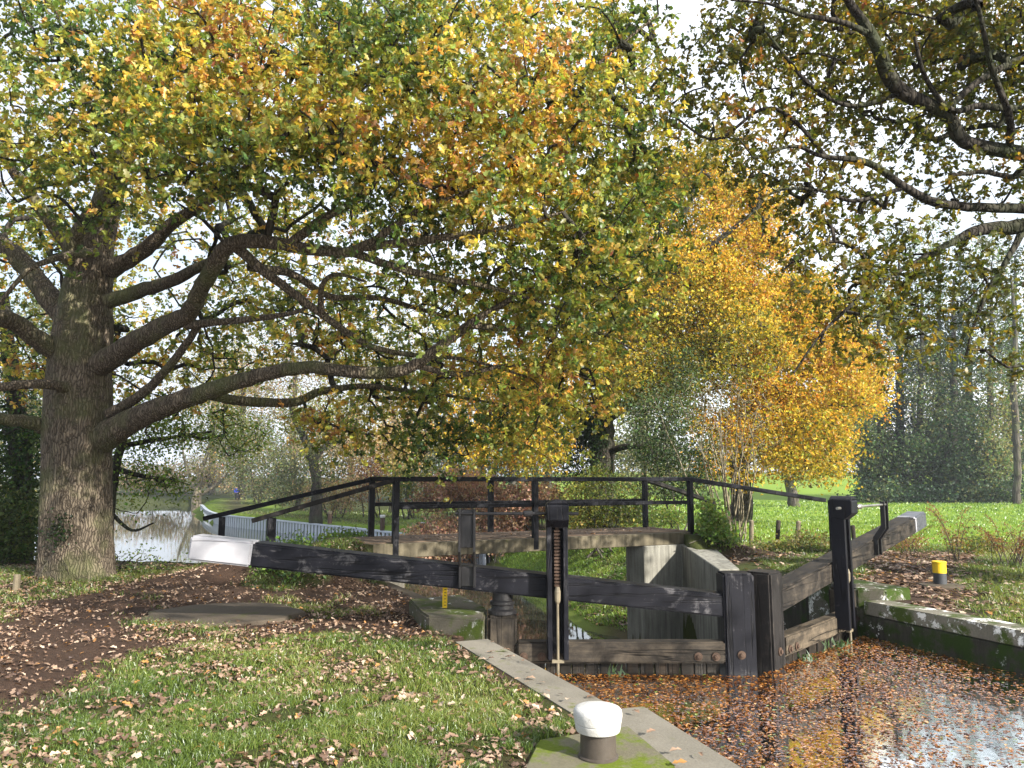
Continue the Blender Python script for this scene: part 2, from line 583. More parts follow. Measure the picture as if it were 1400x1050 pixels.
def concrete(name, c0, c1, moss_lo, moss_amt, white=0.0, streak=True):
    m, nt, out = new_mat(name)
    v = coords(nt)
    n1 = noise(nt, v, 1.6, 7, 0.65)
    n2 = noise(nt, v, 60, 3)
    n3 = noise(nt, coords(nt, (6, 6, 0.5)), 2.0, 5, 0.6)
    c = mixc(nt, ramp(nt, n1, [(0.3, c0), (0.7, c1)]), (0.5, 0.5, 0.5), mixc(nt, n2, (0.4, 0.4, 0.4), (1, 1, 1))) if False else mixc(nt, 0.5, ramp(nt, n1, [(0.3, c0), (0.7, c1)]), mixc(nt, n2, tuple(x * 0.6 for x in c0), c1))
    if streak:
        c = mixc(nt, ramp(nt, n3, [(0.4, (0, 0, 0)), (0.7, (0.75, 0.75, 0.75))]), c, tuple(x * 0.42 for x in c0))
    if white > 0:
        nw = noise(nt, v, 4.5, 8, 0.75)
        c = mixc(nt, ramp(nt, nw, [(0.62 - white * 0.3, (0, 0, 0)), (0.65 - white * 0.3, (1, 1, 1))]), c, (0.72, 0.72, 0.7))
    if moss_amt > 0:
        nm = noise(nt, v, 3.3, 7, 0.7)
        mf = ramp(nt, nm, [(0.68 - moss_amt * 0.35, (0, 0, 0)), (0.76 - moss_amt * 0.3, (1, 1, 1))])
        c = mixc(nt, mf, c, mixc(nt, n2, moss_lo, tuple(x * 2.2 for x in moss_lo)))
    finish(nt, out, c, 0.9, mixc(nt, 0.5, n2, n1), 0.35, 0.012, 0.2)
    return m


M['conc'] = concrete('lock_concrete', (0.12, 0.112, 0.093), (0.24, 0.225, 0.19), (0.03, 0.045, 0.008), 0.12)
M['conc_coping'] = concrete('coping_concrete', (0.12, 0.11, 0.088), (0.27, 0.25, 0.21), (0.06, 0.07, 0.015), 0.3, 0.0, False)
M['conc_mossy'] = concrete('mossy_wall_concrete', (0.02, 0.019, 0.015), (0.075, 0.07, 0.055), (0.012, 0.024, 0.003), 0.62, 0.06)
M['conc_moss_top'] = concrete('mossy_pad_concrete', (0.1, 0.092, 0.06), (0.19, 0.175, 0.125), (0.06, 0.08, 0.008), 0.6, 0.0, False)
M['conc_white'] = concrete('whitewashed_coping', (0.1, 0.092, 0.07), (0.24, 0.225, 0.185), (0.03, 0.045, 0.008), 0.58, 0.27, False)
M['conc_pier'] = concrete('mossy_pier_concrete', (0.055, 0.05, 0.037), (0.15, 0.136, 0.104), (0.028, 0.04, 0.006), 0.58, 0.1, False)
M['conc_pier_white'] = concrete('flaked_white_pier', (0.07, 0.065, 0.05), (0.15, 0.14, 0.11), (0.02, 0.035, 0.005), 0.66, 0.27, False)
M['conc_abut'] = concrete('abutment_concrete', (0.14, 0.136, 0.112), (0.31, 0.305, 0.272), (0.03, 0.04, 0.01), 0.16)
M['conc_beam'] = concrete('bridge_beam_concrete', (0.085, 0.074, 0.05), (0.19, 0.165, 0.115), (0.035, 0.038, 0.008), 0.2)
M['deck'] = concrete('leaf_strewn_deck', (0.08, 0.055, 0.038), (0.16, 0.115, 0.08), (0.05, 0.05, 0.015), 0.05, 0, False)
M['slab'] = concrete('gritty_slab', (0.05, 0.04, 0.03), (0.115, 0.094, 0.072), (0.04, 0.042, 0.014), 0.3, 0, False)


def ground_mat():
    m, nt, out = new_mat('ground_soil_and_turf')
    at = nd(nt, "ShaderNodeAttribute", attribute_name="Mask")
    sep = nd(nt, "ShaderNodeSeparateColor"); nt.links.new(at.outputs[0], sep.inputs[0])
    v = coords(nt)
    n1 = noise(nt, v, 1.1, 8, 0.65)
    n2 = noise(nt, v, 22, 6, 0.7)
    n3 = noise(nt, v, 120, 3)
    mud = mixc(nt, n2, (0.004, 0.003, 0.0027), (0.021, 0.015, 0.0128))
    turf = mixc(nt, n2, (0.02, 0.026, 0.008), (0.055, 0.07, 0.018))
    c = mixc(nt, sep.outputs[0], mud, turf)
    litter = mixc(nt, n2, (0.035, 0.018, 0.012), (0.13, 0.085, 0.06))
    lf = nd(nt, "ShaderNodeMath", operation='MULTIPLY'); nt.links.new(sep.outputs[1], lf.inputs[0]); nt.links.new(ramp(nt, n3, [(0.35, (0, 0, 0)), (0.6, (1, 1, 1))]), lf.inputs[1])
    c = mixc(nt, lf.outputs[0], c, litter)
    n4 = noise(nt, coords(nt, (0.25, 1.2, 1)), 0.8, 6, 0.7)
    field = mixc(nt, n2, mixc(nt, n4, (0.07, 0.14, 0.012), (0.19, 0.29, 0.03)), mixc(nt, n1, (0.1, 0.175, 0.018), (0.23, 0.31, 0.045)))
    c = mixc(nt, sep.outputs[2], c, field)
    finish(nt, out, c, 0.95, mixc(nt, 0.5, n2, n3), 0.6, 0.03, 0.12)
    return m


M['ground'] = ground_mat()


def water_mat(name, leafy):
    m, nt, out = new_mat(name)
    v = coords(nt)
    if leafy:
        vo = nd(nt, "ShaderNodeTexVoronoi", i_Scale=30.0, i_Randomness=1.0); 
        nzc = nd(nt, "ShaderNodeTexNoise", i_Scale=14.0, i_Detail=3.0); nt.links.new(v, nzc.inputs["Vector"])
        s = nd(nt, "ShaderNodeVectorMath", operation='SCALE', i_Scale=0.09); nt.links.new(nzc.outputs["Color"], s.inputs[0])
        a = nd(nt, "ShaderNodeVectorMath", operation='ADD'); nt.links.new(v, a.inputs[0]); nt.links.new(s.outputs[0], a.inputs[1])
        nt.links.new(a.outputs[0], vo.inputs["Vector"])
        stops = [(0.0, (0.03, 0.012, 0.005)), (0.2, (0.13, 0.045, 0.011)), (0.45, (0.3, 0.105, 0.02)), (0.7, (0.48, 0.2, 0.04)), (0.88, (0.6, 0.31, 0.08)), (1.0, (0.7, 0.48, 0.22))]
        def layer(vor):
            sp = nd(nt, "ShaderNodeSeparateColor"); nt.links.new(vor.outputs["Color"], sp.inputs[0])
            edge = ramp(nt, vor.outputs["Distance"], [(0.3, (1, 1, 1)), (0.75, (0.3, 0.3, 0.3))])
            return mixc(nt, 1.0, ramp(nt, sp.outputs[0], stops), edge, 'MULTIPLY'), sp.outputs[1]
        vo2 = nd(nt, "ShaderNodeTexVoronoi", i_Scale=21.0, i_Randomness=1.0)
        sh = nd(nt, "ShaderNodeVectorMath", operation='ADD'); sh.inputs[1].default_value = (3.3, 1.7, 0.4)
        nt.links.new(a.outputs[0], sh.inputs[0]); nt.links.new(sh.outputs[0], vo2.inputs["Vector"])
        ca, _ = layer(vo)
        cb, pick = layer(vo2)
        c = mixc(nt, ramp(nt, pick, [(0.48, (0, 0, 0)), (0.52, (1, 1, 1))]), ca, cb)
        c = mixc(nt, noise(nt, v, 1.4, 5, 0.6), mixc(nt, 0.3, c, (0.05, 0.02, 0.007)), c)
        h = noise(nt, v, 7, 4)
    else:
        h = noise(nt, v, 2.2, 4, 0.6)
        c = mixc(nt, h, (0.025, 0.027, 0.018), (0.045, 0.048, 0.03))
    d = nd(nt, "ShaderNodeBsdfDiffuse"); nt.links.new(c, d.inputs[0])
    b = nd(nt, "ShaderNodeBump", i_Strength=0.05 if leafy else 0.04, i_Distance=0.02); nt.links.new(h, b.inputs["Height"])
    g = nd(nt, "ShaderNodeBsdfGlossy", i_Roughness=0.06 if leafy else 0.03); g.inputs[0].default_value = (1, 1, 1, 1); nt.links.new(b.outputs[0], g.inputs["Normal"])
    fr = nd(nt, "ShaderNodeFresnel", i_IOR=1.62 if leafy else 1.9)
    mx = nd(nt, "ShaderNodeMixShader"); nt.links.new(fr.outputs[0], mx.inputs[0]); nt.links.new(d.outputs[0], mx.inputs[1]); nt.links.new(g.outputs[0], mx.inputs[2])
    nt.links.new(mx.outputs[0], out.inputs[0])
    return m


M['lock_water'] = water_mat('leaf_covered_water', True)
M['river'] = water_mat('still_river_water', False)
# ------------------------------------------------------------------ layout
def V2(p): return np.array(p[:2], float)


E2a = V2(P(877, 968)); E2b = V2(P(1000, 1046))
e2d = (E2b - E2a) / np.linalg.norm(E2b - E2a)
E2n = E2a + e2d * 9.0
JOG = V2(P(846, 975))
E1b = np.array([-0.27, 7.56])
RC0 = V2(P(1180, 825)); RC1 = V2(P(1400, 868))
rcd = (RC1 - RC0) / np.linalg.norm(RC1 - RC0)
RCn = RC0 + rcd * 13.0
HL, HR = np.array([-0.1, 8.1]), np.array([4.31, 10.05])
WATER, RIVER = -0.39, -2.0

LOCK = np.array([E2n, E2a, JOG, E1b, HL + (-0.15, 0.3), (2.4, 8.6), HR + (0.1, 0.3), RC0 + (0.0, 0.1), RC0, RCn])
LEFT_BANK = np.array([(-0.3, 8.3), (-2.35, 12.7), (-2.75, 13.9), (-3.3, 14.7), (-5.5, 15.0), (-8.4, 16.2), (-16, 20.5), (-24.5, 28.5), (-34, 46), (-42, 66), (-47.5, 90), (-51, 105)], float)
RIGHT_BANK = np.array([(-41, 104), (-33.5, 82), (-24, 62), (-15.2, 51), (-7.3, 41.5), (-1.6, 33), (0.1, 25.5), (1.45, 18.4), (2.5, 17), (2.24, 15.1), (2.55, 14.8), (3.35, 15.2), (3.5, 13.0), (4.3, 10.1)], float)
RIVER_POLY = np.vstack([LEFT_BANK, RIGHT_BANK])


GATE_PIT = np.array([(-0.3, 7.9), (2.42, 7.7), (4.5, 9.8), (4.4, 10.6), (3.6, 12.0), (2.0, 11.0), (-0.4, 9.0)])


def seg_dist(pl, x, y):
    d = np.full(np.shape(x), 1e9)
    for a, b in zip(pl[:-1], pl[1:]):
        ab = b - a
        t = np.clip(((x - a[0]) * ab[0] + (y - a[1]) * ab[1]) / (ab @ ab), 0, 1)
        d = np.minimum(d, np.hypot(x - a[0] - t * ab[0], y - a[1] - t * ab[1]))
    return d


def inside(poly, x, y):
    c = np.zeros(np.shape(x), bool)
    n = len(poly)
    for i in range(n):
        a, b = poly[i], poly[(i + 1) % n]
        if a[1] == b[1]: continue
        k = (a[1] > y) != (b[1] > y)
        c ^= k & (x < (b[0] - a[0]) * (y - a[1]) / (b[1] - a[1]) + a[0])
    return c


def sdist(poly, x, y):
    d = seg_dist(np.vstack([poly, poly[:1]]), x, y)
    return np.where(inside(poly, x, y), -d, d)


def land(x, y):
    low = -0.6 * ss(16.5, 27, y + 0.12 * x)
    low = low - 0.5 * ss(32, 46, y) * ss(3, -8, x)
    low = low + np.minimum(0.035 * np.maximum(0, y - 82) * ss(-6, 20, x) + 0.02 * np.maximum(0, y - 110), 3.6)
    z = low + 0.03 * noise2(x, y, 1.3, 2) + 0.015 * noise2(x, y, 4.0, 5)
    # ramps up to the bridge
    for a, b, h0, h1, w in (((-2.8, 13.05), (-5.6, 13.2), 0.53, 0.0, 0.95), ((3.2, 16.0), (7.3, 17.5), 0.47, 0.0, 0.8)):
        a, b = np.array(a), np.array(b)
        ab = b - a
        t = np.clip(((x - a[0]) * ab[0] + (y - a[1]) * ab[1]) / (ab @ ab), 0, 1)
        d = np.hypot(x - a[0] - t * ab[0], y - a[1] - t * ab[1])
        z = z + (h0 + (h1 - h0) * t) * ss(w + 0.9, w, d)
    # bank crest left of the path, low bank along the right
    z = z + 0.1 * np.exp(-((x - 7.5) / 2.5) ** 2 - ((y - 14) / 2.0) ** 2)
    return z


def height(x, y):
    x = np.asarray(x, float); y = np.asarray(y, float)
    z = land(x, y)
    sd = sdist(RIVER_POLY, x, y)
    dl, dr = seg_dist(LEFT_BANK, x, y), seg_dist(RIGHT_BANK, x, y)
    right = dr < dl
    slope = np.where(y < 15.4, 40.0, np.where(right, np.where(y > 34, 40.0, 0.5 + 0.25 * ss(24, 30, y)), 0.6))
    slope = np.where((~right) & (y < 17), np.where(y < 14.0, 40.0, 4 - 2.8 * ss(14.0, 15.0, y)), slope)
    bank = np.where(sd < 0, -2.7, -2.12 + slope * sd + 0.06 * noise2(x, y, 2.2, 9))
    z = np.minimum(z, bank)
    z = np.where(sd < -0.5, -2.9, z)
    ld = sdist(LOCK, x, y)
    near = ss(1.1, 0.35, ld) * (x < 4) * (y < 7.7)
    z = z * (1 - near) + 0.012 * near
    z = np.where(ld < 0.12, -3.0, z)
    z = np.where(inside(GATE_PIT, x, y), -3.0, z)
    return z


# ------------------------------------------------------------------ ground sheet
def axis(parts):
    out = []
    for a, b, s in parts:
        out.append(np.arange(a, b, s))
    return np.concatenate(out + [[parts[-1][1]]])


gx = axis([(-270, -120, 30), (-120, -60, 6), (-60, -24, 1.5), (-24, -10, 0.4), (-10, -6, 0.2), (-6, 9, 0.115), (9, 16, 0.35), (16, 40, 1.5), (40, 120, 6), (120, 271, 30)])
gy = axis([(-44, -8, 6), (-8, 0, 0.8), (0, 3, 0.2), (3, 18.5, 0.115), (18.5, 36, 0.4), (36, 70, 1.0), (70, 130, 2.5), (130, 200, 10), (200, 260, 20)])
GX, GY = np.meshgrid(gx, gy)
GZ = height(GX, GY)

LAWN = np.array([P(*q)[:2] for q in [(-400, 1080), (20, 985), (100, 945), (190, 900), (300, 868), (400, 866), (520, 872), (610, 880), (690, 905), (770, 970), (745, 1020), (725, 1060), (600, 1300), (-400, 1300)]])
EDGE_L = np.array([P(*q)[:2] for q in [(-200, 880), (-20, 850), (60, 822), (150, 800), (240, 785), (330, 772), (330, 766), (150, 770), (-200, 780)]])
PATCH1 = np.array([P(*q)[:2] for q in [(340, 800), (380, 806), (480, 796), (600, 806), (640, 790), (560, 775), (420, 778)]])
PATCH2 = np.array([P(*q)[:2] for q in [(350, 832), (420, 845), (500, 838), (470, 820), (400, 818)]])
PATCH3 = np.array([P(*q)[:2] for q in [(200, 815), (350, 862), (620, 868), (650, 880), (560, 905), (330, 890), (200, 872)]])
R_MUD = np.array([P(*q)[:2] for q in [(1165, 800), (1200, 780), (1130, 768), (1180, 745), (1290, 755), (1340, 765), (1290, 790), (1315, 812), (1330, 838), (1290, 842), (1210, 820)]])
R_MUD2 = np.array([P(*q)[:2] for q in [(985, 752), (1120, 752), (1120, 760), (1000, 772)]])
TOW = [(-37.5, 103), (-30.8, 85), (-22.5, 63.5), (-13.6, 53), (-5.5, 44), (0.2, 36), (3.0, 27), (3.6, 20), (3.4, 17)]


def masks(x, y):
    n = noise2(x, y, 1.9, 3) * 0.32 + noise2(x, y, 6.0, 4) * 0.16
    g = ss(0.22, -0.28, sdist(LAWN, x, y) + n)
    g = np.maximum(g, 0.9 * ss(0.2, -0.2, sdist(EDGE_L, x, y) + n * 0.8))
    g = np.maximum(g, 0.85 * ss(0.2, -0.15, sdist(PATCH1, x, y) + n))
    g = np.maximum(g, 0.7 * ss(0.1, -0.2, sdist(PATCH2, x, y) + n))
    g = np.maximum(g, 0.55 * ss(0.2, -0.25, sdist(PATCH3, x, y) + n * 1.6 + 0.1))
    rs = ss(4.0, 4.6, x + 0.42 * (y - 10)) * (y < 40)
    gr = rs * (1 - 0.95 * ss(0.25, -0.1, sdist(R_MUD, x, y) + n * 0.7)) * (1 - 0.8 * ss(0.3, -0.1, sdist(R_MUD2, x, y) + n * 0.6))
    g = np.maximum(g, gr)
    beyond = ss(13.8, 15.0, y) * ss(-1.0, -2.5, x)
    g = np.maximum(g, beyond)
    td = seg_dist(np.array(TOW, float), x, y)
    far = ss(15.5, 17.5, y) * ss(-40, -39, x)
    g = np.where(y > 16, np.maximum(g, far * ss(0.7, 1.3, td + n)), g)
    lit = 0.85 * (1 - g) + 0.1
    lit = np.where((y > 16) & (td < 2.5), 0.9, lit)
    fld = ss(19.5, 24, y + 0.1 * x) * ss(3.0, 6.5, x - 0.05 * (y - 20)) + ss(60, 70, y) * ss(-12, -4, x)
    bank = ss(17, 19, y) * ss(-3.5, 0.5, x) * ss(34, 28, y) * ss(0.8, 1.6, td)
    fld = np.maximum(np.clip(fld, 0, 1), 0.5 * bank)  # bank pulled towards the brighter field green, a sunlit look put into colour
    fld = np.maximum(fld, 0.7 * ss(36, 40, y) * ss(0.9, 1.6, td) * ss(4.5, 3.0, td))
    return np.clip(g, 0, 1), np.clip(lit, 0, 1), np.clip(fld, 0, 1)


mk = np.stack(masks(GX, GY), -1).reshape(-1, 3)
nx, ny = len(gx), len(gy)
ii = (np.arange(ny - 1)[:, None] * nx + np.arange(nx - 1)[None, :]).ravel()
quads = np.stack([ii, ii + 1, ii + nx + 1, ii + nx], -1)
GV = np.stack([GX, GY, GZ], -1).reshape(-1, 3)
cx = GV[quads].mean(1)
PATH_POLY = np.array([P(*q)[:2] for q in [(-500, 1010), (0, 985), (100, 935), (190, 895), (200, 862), (400, 848), (600, 868), (655, 872), (560, 800), (450, 790), (340, 772), (240, 787), (150, 803), (60, 828), (-20, 855), (-500, 900)]])
is_path = (sdist(PATH_POLY, cx[:, 0], cx[:, 1]) + 0.25 * noise2(cx[:, 0], cx[:, 1], 2.0, 3) < 0) & (cx[:, 2] > -0.5) & (cx[:, 1] < 14)
tow = (seg_dist(np.array(TOW, float), cx[:, 0], cx[:, 1]) < 0.95) & (cx[:, 1] > 16)
mead = (mk[quads].mean(1)[:, 2] > 0.5) & (cx[:, 0] > 2.0) & (cx[:, 1] > 19)
for nm, sel in (("path", is_path), ("towpath", tow & ~mead), ("meadow", mead), ("ground", ~(is_path | (tow & ~mead) | mead))):
    q = quads[sel]
    u, inv = np.unique(q.ravel(), return_inverse=True)
    o = link(nm, GV[u], [inv.reshape(-1, 4)], M['ground'], cols={"Mask": mk[u]}, smooth=True)
    tag(o, kind="structure")

# ------------------------------------------------------------------ water
def flat_poly(name, pts, z, mat):
    V = np.array([(p[0], p[1], z) for p in pts])
    o = link(name, V, [np.arange(len(V))[None]], mat)
    return tag(o, kind="structure")


flat_poly("lock_water", [E2n - (.25, 0), E2a - (.25, 0), JOG - (.25, 0), E1b - (.2, 0), HL + (-.1, 0.02), (2.42, 8.1), HR + (.05, 0.02), RC0 + (.2, 0), RCn + (.2, 0)], WATER, M['lock_water'])
flat_poly("river_water", [HL + (-.1, .1), (2.42, 8.25), HR + (.1, .1), (5, 12), (4, 20), (4, 30), (2, 36), (-5, 46), (-13, 55), (-22, 66), (-27, 82), (-30, 106), (-55, 106), (-55, 60), (-30, 22), (-16, 17), (-8, 13.8), (-2.4, 12.6)], RIVER, M['river'])

# ------------------------------------------------------------------ lock walls
def v3(p, z=0.0): return np.array([p[0], p[1], z])


def wall_prism(name, poly, z0, z1, mat, parent, bevel=0.012):
    bm = bmesh.new()
    prism(bm, [(p[0], p[1]) for p in poly], (0, 0, z0), (1, 0, 0), (0, 1, 0), (0, 0, 1), z1 - z0)
    return link_bm(name, bm, mat, parent, bevel=bevel)


def coping_run(name, a, b, width, side, mat, parent, z0=-0.16, z1=0.014, stone=1.7, over=0.02, first=0.0):
    """row of coping stones from a to b, lying to the given side of the edge line"""
    a, b = np.array(a, float), np.array(b, float)
    L = np.linalg.norm(b - a); d = (b - a) / L
    s = np.array([-d[1], d[0]]) * side
    bm = bmesh.new()
    t = 0.0
    k = 0
    while t < L - 0.02:
        e = min(L, t + stone * (0.9 + 0.2 * rng.random()))
        p, q = a + d * (t + 0.004), a + d * (e - 0.004)
        poly = [p - s * over, q - s * over, q + s * width, p + s * width]
        dz = 0.004 * rng.standard_normal()
        prism(bm, [tuple(x) for x in poly], (0, 0, z0), (1, 0, 0), (0, 1, 0), (0, 0, 1), z1 - z0 + dz)
        t = e
    return link_bm(name, bm, mat, parent, bevel=0.012, seg=2)


lw = thing("lock_wall", "pale concrete lock wall and coping running past the white topped bollard", "wall", v3(E1b, -3))
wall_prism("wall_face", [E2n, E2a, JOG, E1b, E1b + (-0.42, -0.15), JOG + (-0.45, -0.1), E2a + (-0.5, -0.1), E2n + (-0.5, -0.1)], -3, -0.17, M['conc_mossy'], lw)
coping_run("coping", E1b + (0.02, -0.02), JOG, 0.33, -1, M['conc_coping'], lw, stone=2.6)
coping_run("coping", E2a, E2n, 0.43, -1, M['conc_coping'], lw, z1=0.016, stone=1.9)

rw = thing("lock_wall", "mossy lock wall with flaking whitewashed coping across the chamber", "wall", v3(RC0, -3))
rs_ = np.array([0.94, 0.34])
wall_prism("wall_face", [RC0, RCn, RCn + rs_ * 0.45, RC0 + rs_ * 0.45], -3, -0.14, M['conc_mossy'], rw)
coping_run("coping", RC0, RCn, 0.36, 1, M['conc_white'], rw, z0=-0.13, z1=0.03, stone=2.2, over=0.0)

# piers that carry the gate heels, and the tail walls behind them
lp = thing("concrete_pier", "mossy concrete pier with white edge beside the dark gate heel post", "pier", (-0.55, 7.8, 0))
bm = bmesh.new()
pier = [(-0.29, 7.62), (-0.27, 8.4), (-0.62, 9.35), (-1.2, 9.0), (-0.95, 8.12), (-0.86, 7.9)]
prism(bm, pier, (0, 0, -2.9), (1, 0, 0), (0, 1, 0), (0, 0, 1), 2.9 + 0.17)
link_bm("pier_block", bm, M['conc_pier'], lp, bevel=0.02, seg=2)
tw = thing("tail_wall", "low concrete wall running from the mossy pier back to the footbridge", "wall", (-1.5, 11, 0))
wall_prism("wall_block", [(-0.62, 9.36), (-2.3, 12.75), (-2.55, 13.9), (-3.1, 13.9), (-2.85, 12.6), (-1.2, 9.01)], -2.9, -0.02, M['slab'], tw, 0.02)

rp = thing("concrete_pier", "white streaked mossy concrete pier behind the right hand gate heel", "pier", (4.7, 10.2, 0))
bm = bmesh.new()
prism(bm, [(4.42, 9.93), (4.72, 9.78), (5.15, 9.98), (4.75, 11.0), (4.1, 10.75)], (0, 0, -2.9), (1, 0, 0), (0, 1, 0), (0, 0, 1), 3.06)
link_bm("pier_block", bm, M['conc_pier_white'], rp, bevel=0.02, seg=2)
tr = thing("tail_wall", "dark mossy channel wall seen between the gate beams below the bridge", "wall", (3.2, 12, 0))
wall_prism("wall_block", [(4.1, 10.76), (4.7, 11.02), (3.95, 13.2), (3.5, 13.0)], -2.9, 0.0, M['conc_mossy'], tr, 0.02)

ab = thing("bridge_abutment", "tall streaked concrete abutment under the right end of the footbridge", "abutment", (2.6, 14.5, 0))
bm = bmesh.new()
prism(bm, [(3.5, 13.01), (3.36, 15.2), (2.55, 14.8), (2.24, 15.1), (2.6, 16.9), (4.4, 16.6), (4.0, 15.6), (3.9, 13.21)], (0, 0, -2.9), (1, 0, 0), (0, 1, 0), (0, 0, 1), 3.168)
for v in bm.verts:
    if v.co.z > 0 and v.co.y < 14.0: v.co.z = 0.03
link_bm("abutment_block", bm, M['conc_abut'], ab, bevel=0.015)
bm = bmesh.new()
bar(bm, (3.645, 12.58, -1.6), (3.645, 12.58, -0.04), 0.12, 0.012, up=(-0.94, -0.33, 0))
sm = simple('turquoise_lime_stain', (0.1, 0.2, 0.17), (0.22, 0.36, 0.31), 14, 0.8, 0.3)
link_bm("lime_streak", bm, sm, tr)
ab2 = thing("bridge_abutment", "low abutment hidden in soil under the left end of the footbridge", "abutment", (-2.2, 13.3, 0))
wall_prism("abutment_block", [(-1.75, 12.62), (-2.6, 14.3), (-2.95, 14.15), (-2.1, 12.5)], -2.9, 0.26, M['conc'], ab2, 0.02)

# ------------------------------------------------------------------ footbridge
FB = thing("footbridge", "black railed footbridge with concrete deck spanning the lock tail", "bridge", (0.6, 14.4, 0.3))
BL, BR = np.array([-1.92, 12.6]), np.array([3.6, 15.4])
bd = (BR - BL) / np.linalg.norm(BR - BL)
bn = np.array([-bd[1], bd[0]])
BW = 1.62
ZD = 0.5
def deckz(t): return ZD + 0.0 * t
bm = bmesh.new()
p0, p1 = BL - bd * 0.75, BR + bd * 0.15
prism(bm, [tuple(p0 + bn * 0.12), tuple(p1 + bn * 0.12), tuple(p1 + bn * BW), tuple(p0 + bn * BW)], (0, 0, 0.36), (1, 0, 0), (0, 1, 0), (0, 0, 1), 0.15)
link_bm("deck", bm, M['deck'], FB, bevel=0.01)
for off in (0.03, BW + 0.05):
    bm = bmesh.new()
    a, b = p0 + bn * off, p1 + bn * off
    L = np.linalg.norm(b - a)
    bar(bm, v3(a, 0.385), v3(b, 0.385), 0.14, 0.23)
    link_bm("edge_beam", bm, M['conc_beam'], FB, bevel=0.008)
def post(x, y, z0, z1, s=0.1, mat='black'):
    bm = bmesh.new()
    bar(bm, (x, y, z0), (x, y, z1), s, s, up=(bn[0], bn[1], 0))
    return link_bm("post", bm, M[mat], FB, bevel=0.007)
RZ = 1.55
fl, fr = BL - bn * 0.0, BR - bn * 0.0
bl, brr = BL + bn * 1.55 + bd * 0.05, BR + bn * 1.5
fm = BL + bd * 2.62; bmid = BL + bn * BW + bd * 2.5
for p, z0 in ((fl, 0.3), (fr, 0.3), (fm, 0.3), (bl, 0.42), (brr, 0.42), (bmid, 0.42)):
    post(p[0], p[1], z0, RZ - 0.03)
def rail(name, a, b, w, h, mat='black'):
    bm = bmesh.new()
    bar(bm, a, b, w, h)
    return link_bm(name, bm, M[mat], FB, bevel=0.008)
rail("handrail", v3(fl - bd * 0.06, RZ), v3(fr + bd * 0.05, RZ), 0.11, 0.08)
rail("handrail", v3(bl - bd * 0.06, RZ + 0.004), v3(brr + bd * 0.05, RZ + 0.004), 0.11, 0.08)
rail("mid_rail", v3(fl, 1.09), v3(fr, 1.09), 0.05, 0.07)
rail("mid_rail", v3(bl, 1.09), v3(brr, 1.09), 0.05, 0.07)
# ramp rails
e_fl = Q(345, 712, 12.35); rail("ramp_rail", v3(fl + bd * 0.02, RZ - 0.003), e_fl, 0.13, 0.075, 'black_worn')
e_bl = Q(279, 709, 14.1); rail("ramp_rail", v3(bl, RZ - 0.003), e_bl, 0.12, 0.08)
pp = Q(370, 745, 12.38); post(pp[0], pp[1], -0.25, 0.93, 0.13)
pp = Q(302, 745, 14.05); post(pp[0], pp[1], -0.3, 0.86, 0.11)
e_fr = Q(1127, 684, 16.9); rail("ramp_rail", v3(fr, RZ - 0.003), e_fr, 0.11, 0.085)
pp = Q(1139, 700, 17.0); post(pp[0], pp[1], -0.2, float(Q(1139, 684, 17.0)[2]), 0.15)
e_br = Q(976, 687, 18.6); rail("ramp_rail", v3(brr, RZ - 0.003), e_br, 0.12, 0.085, 'black_worn')
pp = Q(971, 700, 18.5); post(pp[0], pp[1], -0.3, float(Q(971, 688, 18.5)[2]), 0.14)

